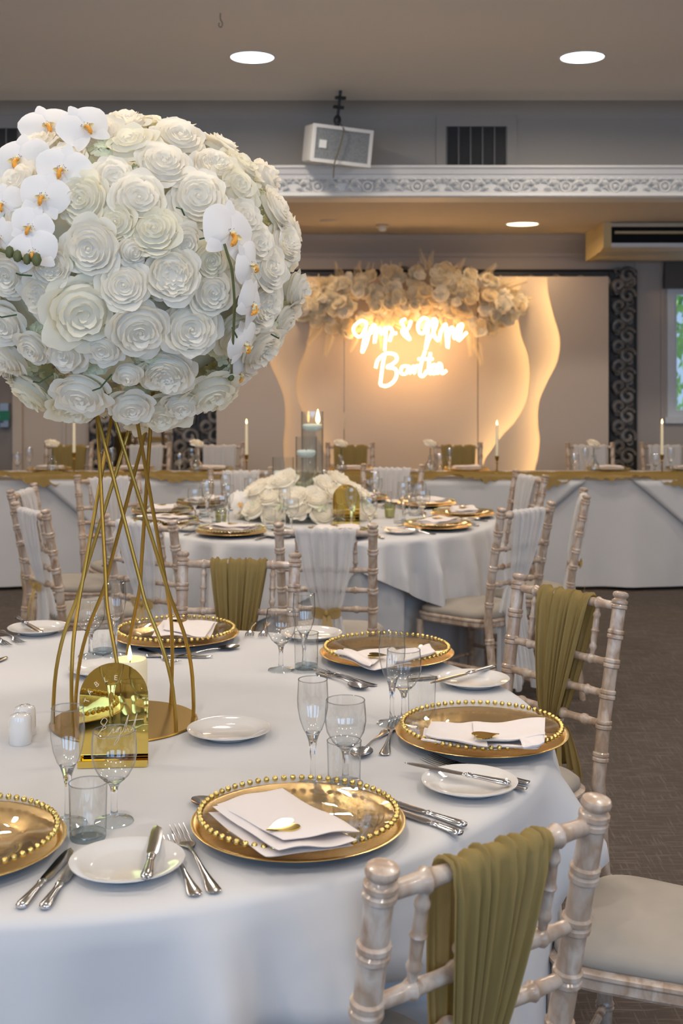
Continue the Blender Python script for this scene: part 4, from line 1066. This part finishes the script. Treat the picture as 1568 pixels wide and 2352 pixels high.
# salt and pepper
for (px, py, n_, lab) in ((47, 1708, 1, 'front white china shaker at the left edge, a single hole'), (57, 1688, 5, 'rear white china shaker with several holes')):
    t = empty('salt_shaker' if n_ == 1 else 'pepper_shaker', lab, 'shaker', O(px, py), 0, 'salt and pepper pair')
    new('body', MB().lathe([(0, 0), (.0195, 0), (.0215, .003), (.0213, .03), (.0208, .048), (.019, .054), (.012, .0575), (0, .0585)], 32).mesh('body', M_china), t)
    hm = MB().lathe([(0, .0005), (.0012, 0)], 8).mesh('hole', M_black)
    for k in range(n_): new('hole', hm, t, (.009*cos(k*1.256) if n_ > 1 else 0, .009*sin(k*1.256) if n_ > 1 else 0, .0582))

# table sign
def arch(w_, h_, n=24):
    pts = [(-w_/2, 0), (w_/2, 0), (w_/2, h_-w_/2)]+[(w_/2*cos(a), h_-w_/2+w_/2*sin(a)) for a in [pi*i/n for i in range(1, n)]]+[(-w_/2, h_-w_/2)]
    return pts
def table_sign(loc, rz, label, letters=True):
    t = empty('table_sign', label, 'table sign', loc, rz)
    Mr = Matrix.Rotation(radians(88), 4, 'X')
    new('face', MB().prism(arch(.123, .176), .003, Matrix.Translation((0, .003, .004)) @ Mr).mesh('face', M_goldmirror, False), t)
    new('foot', MB().box((-.0615, -.022, 0), (.0615, .008, .003)).box((-.0615, -.022, .003), (.0615, -.019, .012)).mesh('foot', M_goldmirror, False), t)
    if letters:
        for ch_, x, z, r in (('T', -.047, .115, 72), ('A', -.042, .130, 52), ('B', -.030, .144, 32), ('L', -.014, .152, 14), ('E', .004, .155, -4)):
            textobj(ch_, .013, (x, -.0015, z), (pi/2, radians(-r), 0), M_goldetch, t, 'letter', .0003)
        sc_ = [[(.0-.030, .052), (-.020, .066), (-.012, .078), (-.018, .083), (-.024, .074), (-.014, .066), (-.024, .060), (-.030, .050), (-.018, .046), (-.006, .056)],
               [(-.006, .056), (.000, .064), (-.001, .056), (.006, .060), (.012, .066), (.006, .062), (.006, .057), (.014, .066), (.010, .045), (.002, .034), (.004, .042), (.018, .060)],
               [(.018, .060), (.028, .088), (.024, .070), (.021, .056), (.027, .064), (.029, .057), (.034, .062)], [(.034, .060), (.044, .090), (.040, .072), (.038, .058), (.043, .060)], [(.028, .077), (.056, .080)]]
        for q in sc_: new('script', MB().tube(smoothpath([(x*.95, .0005-(z-.06)*.0, z) for x, z in q], 5), .0006, 5).mesh('script', M_goldetch), t, (0, -.001, 0))
    return t
table_sign(on(256, 1764)+Vector((0, .02, .001)), radians(4), 'arched gold mirror sign lettered TABLE Eight beside the gold stand')
# pillar candle
def flame_mesh(s=1): return MB().lathe([(0, 0), (.0035*s, .004*s), (.0048*s, .010*s), (.003*s, .020*s), (.001*s, .029*s), (0, .032*s)], 12).mesh('flame', M_flame)
FLm = flame_mesh()
pc = empty('pillar_candle', 'thick ivory pillar candle burning behind the gold table sign', 'candle', Vector(((298-HX)/F*2.47, 2.47, .757)))
new('wax', MB().lathe([(0, 0), (.0345, 0), (.0352, .004), (.0352, .110), (.033, .118), (.028, .116), (.015, .108), (0, .106)], 40).mesh('wax', M_wax), pc)
new('wick', MB().tube([(0, 0, .104), (.001, 0, .117)], .0009, 6).mesh('wick', M_black), pc); new('flame', FLm, pc, (0, 0, .114))

# ================================================================== TALL FLORAL CENTREPIECE
SC = Vector((-.438, 2.457, .7505))
tall = empty('floral_centrepiece', 'tall gold wire stand topped by a huge ball of white roses and orchids', 'flower arrangement', SC)
new('base_disc', MB().lathe([(0, 0), (.146, 0), (.1475, .002), (.146, .0045), (0, .0045)], 96).mesh('base_disc', M_goldpaint), tall)
for k in range(8):
    th = radians(11+45*k)
    def pol(r, d, z): a = th+radians(d); return Vector((r*cos(a), r*sin(a), z))
    b1, b2 = pol(.098, -20, .250), pol(.066, -122, .665)
    pts = [pol(.139, 0, .004), pol(.139, -1, .04), pol(.134, -4, .11), pol(.120, -10, .18), b1]+[b1.lerp(b2, q/8) for q in range(1, 9)]
    new('rod', MB().tube(smoothpath(pts, 3), .0039, 8).mesh('rod', M_goldpaint), tall)
BC = Vector((-.425, 2.457, 1.668)); ER = Vector((.335, .335, .285))
def ell(px, py):
    O_ = Vector((0, 0, H)); d = Vector(((px-HX)/F, 1, -(py-HY)/F)).normalized()
    o = Vector([(O_-BC)[i]/ER[i] for i in range(3)]); dd = Vector([d[i]/ER[i] for i in range(3)])
    a = dd.dot(dd); b = 2*o.dot(dd); c = o.dot(o)-1; disc = b*b-4*a*c
    t = (-b-sqrt(disc))/(2*a) if disc > 0 else -b/(2*a)
    p = O_+d*t; u = Vector([(p-BC)[i]/ER[i] for i in range(3)])
    if disc <= 0: u.normalize(); p = BC+Vector([u[i]*ER[i] for i in range(3)])
    n = Vector([u[i]/ER[i] for i in range(3)]).normalized(); return p, n
new('foam_ball', MB().lathe([(0, -1)]+[(sin(pi*i/20), -cos(pi*i/20)) for i in range(1, 20)]+[(0, 1)], 32).mesh('foam_ball', M_foam), tall, BC-SC, sc=(.285, .285, .235))
# (px, py, radius px, mesh)
FLW = [(375, 378, 58, 0), (455, 455, 62, 2), (318, 460, 62, 0), (190, 460, 58, 1), (210, 570, 64, 2), (352, 530, 60, 1), (268, 512, 46, 1), (303, 577, 40, 4), (395, 630, 62, 3), (480, 598, 46, 1), (485, 672, 52, 0),
       (285, 655, 54, 2), (190, 718, 80, 6), (320, 757, 64, 0), (437, 753, 63, 2), (382, 855, 62, 3), (295, 858, 40, 4), (75, 800, 42, 0), (148, 808, 55, 5), (60, 885, 68, 6), (185, 880, 64, 5), (95, 680, 50, 7), (20, 630, 54, 2),
       (8, 745, 50, 5), (300, 330, 60, 6), (410, 318, 58, 2), (232, 305, 56, 5), (292, 278, 46, 7), (262, 408, 48, 5), (492, 382, 50, 7), (545, 430, 58, 6), (605, 412, 62, 4), (590, 560, 50, 5), (615, 615, 56, 2), (600, 700, 58, 3),
       (690, 665, 54, 4), (655, 745, 56, 5), (668, 805, 50, 6), (600, 800, 56, 7), (370, 925, 58, 6), (485, 878, 64, 6), (545, 770, 52, 1), (235, 800, 46, 5), (560, 500, 44, 5), (425, 560, 44, 5), (120, 610, 44, 7), (-45, 690, 55, 0), (-50, 560, 60, 5), (-40, 840, 60, 3), (150, 360, 46, 5), (-60, 420, 60, 2), (655, 560, 46, 7), (560, 640, 40, 5), (300, 910, 50, 5), (560, 860, 52, 5), (50, 915, 62, 6), (345, 940, 50, 6), (515, 895, 58, 6), (420, 905, 50, 5), (170, 915, 54, 6)]
Rf = random.Random(12); used = []
for px, py, r, k in FLW:
    p, n = ell(px, py); rr = r/F*p.y*1.17; cam_dir = (Vector((0, 0, H))-p).normalized()
    nn = (n+cam_dir*.3+Vector((Rf.uniform(-.32, .32), Rf.uniform(-.1, .1), Rf.uniform(-.3, .3)))).normalized()
    if py > 868: p = p+Vector((0, 0, -.022))
    place_flower(k, tall, p-SC-nn*rr*.05, nn, rr, Rf.uniform(0, 6)); used.append((p, rr))
# rest of the ball
for i in range(150):
    z = 1-2*(i+.5)/150; a = i*2.39996; s_ = sqrt(1-z*z); u = Vector((s_*cos(a), s_*sin(a), z)); p = BC+Vector([u[j]*ER[j] for j in range(3)])
    n = Vector([u[j]/ER[j] for j in range(3)]).normalized()
    d = min((p-q).length/(r_+.045) for q, r_ in used)
    if d > .78: place_flower(Rf.choice((0, 2, 5, 6, 7)), tall, p-SC, n, Rf.uniform(.046, .056), Rf.uniform(0, 6)); used.append((p, .05))
for i in range(90):
    z = 1-2*(i+.5)/90; a = i*2.39996+1; s_ = sqrt(1-z*z); u = Vector((s_*cos(a), s_*sin(a), z)); p = BC+Vector([u[j]*ER[j]*.86 for j in range(3)])
    q = Vector((0, 0, 1)).rotation_difference(u).to_matrix().to_4x4()
    new('hydrangea', FILL[i % 2], tall, M=Matrix.Translation(p-SC) @ q @ Matrix.Scale(.052, 4))
ORL = [(42, 366, 64, .1, -.2), (142, 388, 58, -.2, 0), (104, 308, 56, .3, .3), (195, 318, 56, .5, .3), (100, 450, 54, -.3, 0), (5, 468, 46, .2, -.2), (0, 545, 42, 0, -.3), (75, 578, 52, .2, 0), (70, 520, 46, -.4, 0), (530, 535, 70, -.2, .5), (575, 608, 50, .8, .75), (580, 700, 56, -.5, .8), (562, 790, 50, .5, .7), (555, 862, 46, -.3, .8), (668, 560, 50, .4, .7), (-40, 400, 60, 0, 0)]
for px, py, r, spn, yaw in ORL:
    p, n = ell(px, py); cd = (Vector((0, 0, H))-p).normalized(); nn = (n*.6+cd*.8).normalized(); nn = Matrix.Rotation(yaw, 3, 'Z') @ nn
    p = p+(Vector((0, 0, .022)) if px < 220 and py < 330 else Vector())+cd*(.07 if 520 < px < 600 else .042 if px < 650 else .02); place_orchid(tall, p-SC, nn, r/F*p.y*1.12, spn)
# orchid stems with buds
def stem(pxs, r=.0028, off=.03):
    pts = []
    for x, y in pxs: p, n = ell(x, y); pts.append(p+(Vector((0, 0, H))-p).normalized()*off-SC)
    new('orchid_stem', MB().tube(smoothpath(pts, 5), r, 6).mesh('orchid_stem', M_green), tall); return pts
stem([(515, 560), (524, 590), (532, 620), (538, 690), (536, 760), (532, 830), (538, 880), (542, 905)], r=.0024, off=.068)
budm = MB().lathe([(0, -.0095), (.005, -.007), (.0075, 0), (.005, .008), (0, .011)], 12).mesh('bud', M_green)
for x, y, s_ in ((541, 878, 1.2), (530, 866, .9), (542, 908, .8)): p, n = ell(x, y); new('bud', budm, tall, p+(Vector((0, 0, H))-p).normalized()*.068-SC, sc=s_)
stem([(-10, 570), (20, 582), (45, 592), (62, 597), (85, 598)], off=.055)
for x, y, s_ in ((22, 580, 1.1), (40, 589, 1.1), (62, 596, 1.0), (84, 597, 1.2)): p, n = ell(x, y); new('bud', budm, tall, p+(Vector((0, 0, H))-p).normalized()*.068-SC, sc=s_)
# short dark wire stems
wr = MB()
for a, b in (((20, 711), (62, 709)), ((95, 848), (135, 832)), ((220, 866), (260, 832)), ((395, 492), (412, 508)), ((443, 556), (468, 552)), ((512, 735), (521, 768)), ((595, 750), (612, 757)), ((62, 625), (95, 630))):
    p, n = ell(*a); q, m_ = ell(*b); new('wire_stem', MB().tube([p+n*.03-SC, ((p+q)/2+n*.04-SC), q+m_*.03-SC], .0016, 5).mesh('wire_stem', M_dkgreen), tall)

# ================================================================== FAR ROUND TABLE
seats2 = [(-116, 'at the near left of the far round table'), (-80, 'behind the chair with the gold bow'), (-38, 'by the near right edge of the far round table'), (-2, 'behind the chair with the round cream seat'), (36, 'at the far right of the far round table'),
          (70, 'by the far chair right of the cylinders'), (106, 'by the far chair left of the cylinders'), (140, 'at the far left of the far round table'), (174, 'by the chair with side rails'), (-152, 'just above the bow chair behind the stand')]
G = lambda s: s+' on the far round table'
R2 = random.Random(9)
for ang, lab in seats2:
    a = radians(ang); rd = Vector((cos(a), sin(a), 0)); tg = Vector((-sin(a), cos(a), 0))   # tg: diner's left is -tg
    def W(r, t): return T2+rd*r+tg*t+Vector((0, 0, .752))
    c = W(.735, 0); c.z = 0
    z2 = .0015
    o = charger(c, lab, G('gold chargers'), .94); o.location.z += z2; o = beadplate(c, lab, G('beaded plates'), False, .94); o.location.z += z2
    napkin(nap_rect(c, .12, .20, a+R2.uniform(-.3, .3), .782), 'white folded napkin '+lab, G('napkins'), R2.randint(1, 99))
    heart(c, .800, a+pi/2, 'small gold heart '+lab, G('gold hearts'))
    p = W(.70, -.232); o = sideplate(p, lab, G('side plates'), .9); o.location.z += z2
    knife(W(.80, -.225), W(.60, -.245), 'steel knife on the side plate '+lab, G('knives'), .017+z2)
    knife(W(.84, .180), W(.63, .170), 'steel knife beside the charger '+lab, G('knives'), z2)
    fork(W(.84, -.172)+Vector(), W(.65, -.166), 'steel fork beside the charger '+lab, G('forks'), z2)
    spoon(W(.55, -.05), W(.545, .12), 'steel dessert spoon above the charger '+lab, G('spoons'), z2)
    jt = R2.uniform(-.01, .01)
    flute(W(.475+jt, .115), 'champagne flute '+lab, G('flutes')); goblet(W(.53, .175-jt), 'wine glass '+lab, G('wine glasses')); tumbler(W(.50+jt, .05), 'small tumbler '+lab, G('tumblers'))
# low wreath with cylinder vases
WC = Vector((-.175, 5.86, .752))
wr_ = empty('rose_wreath', 'low mound of white roses around the glass cylinders', 'flower arrangement', WC)
Rw = random.Random(21)
for ring, n, z, rr in ((.295, 16, .05, .068), (.25, 14, .12, .070), (.175, 10, .175, .070), (.08, 5, .18, .06)):
    for i in range(n):
        a = 2*pi*i/n+ring*9; p = Vector((ring*cos(a), ring*sin(a)*.8, z+Rw.uniform(-.012, .02)))
        if ring < .2 and any((p.xy-q).length < .085 for q in (Vector((.035, .08)), Vector((.0, -.06)), Vector((-.1, .03)))): continue
        n_ = Vector((cos(a), sin(a), .9 if ring > .25 else 1.6)).normalized()
        q = Vector((0, 0, 1)).rotation_difference(n_).to_matrix().to_4x4()
        new('rose', SMALL[Rw.randrange(3)], wr_, M=Matrix.Translation(p) @ q @ Matrix.Rotation(Rw.uniform(0, 6), 4, 'Z') @ Matrix.Scale(rr*Rw.uniform(.9, 1.15), 4))
for i in range(22):
    a = 2*pi*i/22+.1; r_ = .27*(.6+.4*(i % 2)); p = Vector((r_*cos(a), r_*sin(a)*.8, .10-.05*(i % 2)))
    new('hydrangea', FILL[i % 2], wr_, M=Matrix.Translation(p) @ Matrix.Scale(.062, 4))
for (x, y, s_) in ((-.30, -.10, .06), (-.33, .05, .05)): place_orchid(wr_, Vector((x, y, .08)), Vector((-.3, -1, .3)), s_, .2)
def cyl_vase(px, w_px, ytop, ycandle, yy, lab, lit=False, base=.0):
    c = Vector(((px-HX)/F*yy, yy, .7525)); r = w_px/2/F*yy; h = H-(ytop-HY)/F*yy-.7525; zc = H-(ycandle-HY)/F*yy-.7525
    t = empty('cylinder_vase', lab, 'vase', c, 0, 'glass cylinders on the far round table')
    new('glass', MB().lathe([(0, .006), (r-.002, .006), (r-.0022, h), (r, h), (r, 0), (0, 0)], 40).mesh('glass', MAT['vase_glass']), t)
    new('water', MB().lathe([(0, .008), (r-.004, .008), (r-.004, zc-.012), (0, zc-.012)], 32).mesh('water', M_water), t)
    k = empty('floating_candle', 'pale floating candle in '+lab, 'candle', c+Vector((0, 0, zc)), 0, 'floating candles')
    new('wax', MB().lathe([(0, -.022), (r*.6, -.02), (r*.88, -.005), (r*.9, .006), (r*.8, .012), (0, .009)], 28).mesh('wax', M_mintwax), k)
    new('wick', MB().tube([(r*.5 if lit else 0, 0, .008), (r*.5 if lit else 0, 0, .02)], .0015, 5).mesh('wick', M_black), k)
    if lit: new('flame', MB().lathe([(0, 0), (.009, .012), (.010, .028), (.006, .05), (0, .072)], 12).mesh('flame', M_flame), k, (r*.5, 0, .014))
cyl_vase(717, 51, 945, 980, 5.94, 'the tallest glass cylinder vase', True)
cyl_vase(703, 49, 1003, 1040, 5.78, 'the middle glass cylinder vase')
cyl_vase(650, 50, 1050, 1088, 5.90, 'the shortest glass cylinder vase')
table_sign(on(795, 1205)+Vector((0, .01, .003)), radians(-3), 'small arched gold mirror sign on the far round table', False)
def votive(p, lab):
    t = empty('votive_holder', lab, 'candle holder', p, 0, 'votive holders on the far round table')
    new('glass', MB().lathe([(0, .004), (.021, .004), (.026, .066), (.028, .066), (.023, 0), (0, 0)], 28).mesh('glass', thin_glass('votive_glass', (.80, .82, .62), (.4, .42, .25)) if 'votive_glass' not in MAT else MAT['votive_glass']), t)
    new('wax', MB().lathe([(0, .006), (.0195, .006), (.022, .04), (0, .042)], 20).mesh('wax', M_wax), t)
votive(on(895, 1190)+Vector((0, 0, .003)), 'pale green glass votive right of the gold sign'); votive(on(507, 1203)+Vector((0, 0, .003)), 'glass votive left of the rose mound')

# ================================================================== HEAD TABLE ITEMS
names3 = ['before the leftmost gold chair', 'before the narrow mirror chair', 'before the chair at the left backdrop edge', 'before the gold chair under the neon', 'before the gold chair at the lit waves', 'before the chair by the right mirror', 'before the last chair on the right']
HG_ = lambda s: s+' on the head table'
for x, lab in zip(HX_, names3):
    p = Vector((x, 8.66, 0)); dz_ = HZ-.75+.003
    o = charger(p, lab+' on the head table', HG_('gold chargers')); o.location.z += dz_; o = beadplate(p, lab+' on the head table', HG_('beaded plates'), False); o.location.z += dz_
    napkin([(c, z+dz_, t_) for c, z, t_ in nap_rect(p, .2, .12, .1, .782)], 'white napkin '+lab, HG_('napkins'), int(x*10) % 50)
def ht(px, y=8.5): return Vector(((px-HX)/F*y, y, HZ+.003))
for px, k, lab in ((40, 'g', 'at the left edge'), (67, 'f', 'at the left edge'), (228, 'g', 'behind the stand rods'), (257, 'f', 'behind the stand rods'), (412, 'g', 'right of the narrow mirror'), (440, 'f', 'right of the narrow mirror'),
                   (1009, 'g', 'before the lit waves'), (1032, 'f', 'before the lit waves'), (1318, 'g', 'by the right mirror'), (1343, 'f', 'by the right mirror'), (1505, 'g', 'at the right end'), (1540, 'f', 'at the right end'), (715, 'g', 'behind the cylinders')):
    (goblet if k == 'g' else flute)(ht(px, 8.48), ('wine glass ' if k == 'g' else 'champagne flute ')+lab+' of the head table', HG_('wine glasses' if k == 'g' else 'flutes'))
vase_me = MB().lathe([(0, .003), (.035, .003), (.038, .03), (.03, .06), (.014, .085), (.012, .115), (.017, .12), (.019, .12), (.014, .113), (.016, .086), (.033, .062), (.041, .03), (.037, 0), (0, 0)], 28).mesh('glass', M_glass)
for px, lab in ((121, 'left of the taper by the stand'), (452, 'left of the backdrop taper'), (783, 'under the neon sign'), (988, 'beside the glasses before the lit waves'), (1363, 'by the right mirror')):
    t = empty('bud_vase', 'clear bottle vase holding one white rose '+lab, 'vase', ht(px, 8.3)+Vector((0, 0, .028)), 0, HG_('bud vases'))
    new('glass', vase_me, t)
    r_ = empty('white_rose', 'single white rose '+lab, 'flower', ht(px, 8.3)+Vector((0, 0, .028)), 0, HG_('single roses'))
    new('stem', MB().tube([(0, 0, .01), (0, 0, .17)], .003, 6).mesh('stem', M_dkgreen), r_)
    new('blossom', SMALL[1], r_, (0, 0, .20), (radians(20), 0, 1), .050)
    lfm = MB()
    for s_ in (-1, 1): lfm.grid(lambda u, v: (s_*(.01+.045*v), (u-.5)*.03*sin(pi*v), .16+.01*v), 3, 5)
    new('leaf', lfm.mesh('leaf', M_dkgreen, True, 180), r_)
for px, ytip, lab in ((170, 960, 'seen left of the gold stand'), (566, 965, 'left of the glass cylinders'), (1141, 968, 'before the lit waves'), (1520, 965, 'at the right end')):
    y = 8.22; t = empty('taper_candle', 'burning ivory taper candle '+lab+' of the head table', 'candle', ht(px, y)+Vector((0, 0, .03)), 0, HG_('tapers'))
    hh = H-(ytip-HY)/F*y-HZ-.033
    new('wax', MB().lathe([(0, hh-.24), (.011, hh-.24), (.009, hh-.03), (.004, hh-.022), (0, hh-.021)], 16).mesh('wax', M_wax), t)
    new('flame', FLm, t, (0, 0, hh-.024))
    k = empty('candlestick', 'slim brass candlestick '+lab+' of the head table', 'candlestick', ht(px, y)+Vector((0, 0, .03)), 0, HG_('candlesticks'))
    z1 = hh-.24
    new('base', MB().lathe([(0, 0), (.035, 0), (.034, .004), (.008, .010), (0, .01)], 24).mesh('base', M_goldpaint), k)
    new('shaft', MB().lathe([(.005, .008), (.0035, z1-.05), (.009, z1-.04), (.004, z1-.03), (.013, z1-.012), (.014, z1+.008), (.0115, z1+.008), (.0115, z1-.002), (0, z1-.002)], 16).mesh('shaft', M_goldpaint), k)

# ================================================================== GARLAND
gar = empty('flower_garland', 'cascading garland of cream flowers and dried fronds above the neon', 'flower garland', at(930, 690, 9.95))
Rg = random.Random(31); GY = 9.93
def gband(px):   # top and bottom of the garland by picture x
    top = lerpt([(690, 680), (730, 650), (790, 630), (870, 615), (940, 622), (1000, 610), (1060, 625), (1120, 640), (1180, 670), (1210, 690)], px)
    bot = lerpt([(690, 720), (740, 745), (800, 770), (870, 745), (950, 735), (1050, 745), (1100, 760), (1150, 745), (1210, 710)], px)
    return top, bot
for i in range(270):
    px = Rg.uniform(690, 1205); t_, b_ = gband(px); v = Rg.random(); py = t_+(b_-t_)*v; y = GY-Rg.uniform(.02, .17)*sin(pi*min(max(v, .15), .85))
    p = at(px, py, y)-gar.location; n_ = Vector((Rg.uniform(-.5, .5), -1, Rg.uniform(-.3, .7))).normalized()
    q = Vector((0, 0, 1)).rotation_difference(n_).to_matrix().to_4x4(); s_ = Rg.uniform(.034, .072)
    new('rose', GARL[Rg.randrange(4)], gar, M=Matrix.Translation(p) @ q @ Matrix.Rotation(Rg.uniform(0, 6), 4, 'Z') @ Matrix.Scale(s_, 4))
def frond(L_, n, w_):
    mb = MB(); mb.tube([(0, 0, 0), (.02*L_, 0, L_*.5), (.08*L_, 0, L_)], .002, 4)
    for k in range(n):
        t = (k+1)/n; z = L_*t; x = .08*L_*t*t; ll = w_*(1-t*.6)
        for s in (-1, 1): mb.add([(x, 0, z), (x+s*ll*.5, .004, z+ll*.45), (x+s*ll, 0, z+ll*.9), (x+s*ll*.45, -.004, z+ll*.6)], [(0, 1, 2, 3)])
    return mb.mesh('frond', M_garland, False)
FRm = [frond(.20, 16, .05), frond(.14, 12, .035), frond(.24, 22, .06)]
fl = [(1120, 670, 62, 2), (1140, 665, 70, 2), (1100, 650, 40, 0), (1090, 780, 160, 0), (1110, 740, 130, 1), (820, 770, 200, 1), (760, 760, 190, 0), (735, 690, -60, 1), (985, 615, 10, 1), (975, 610, -20, 1), (1150, 700, 95, 0), (1180, 690, 80, 1), (780, 640, -20, 1), (820, 640, 5, 1), (1050, 630, 20, 1), (875, 760, 175, 1), (1080, 760, 175, 0), (740, 740, 210, 0), (1010, 750, 170, 1), (710, 700, -80, 1)]
for px, py, a, k in fl: new('frond', FRm[k], gar, at(px, py, GY-.06)-gar.location, (0, radians(a), Rg.uniform(-.3, .3)))
for i in range(60):
    px = Rg.uniform(690, 1200); t_, b_ = gband(px); d = Rg.random() < .5
    new('frond', FRm[1], gar, at(px, t_+10 if d else b_-15, GY-.08)-gar.location, (Rg.uniform(-.4, .4), radians(Rg.uniform(-50, 50)+(0 if d else 180)), Rg.uniform(0, 3)), .7)
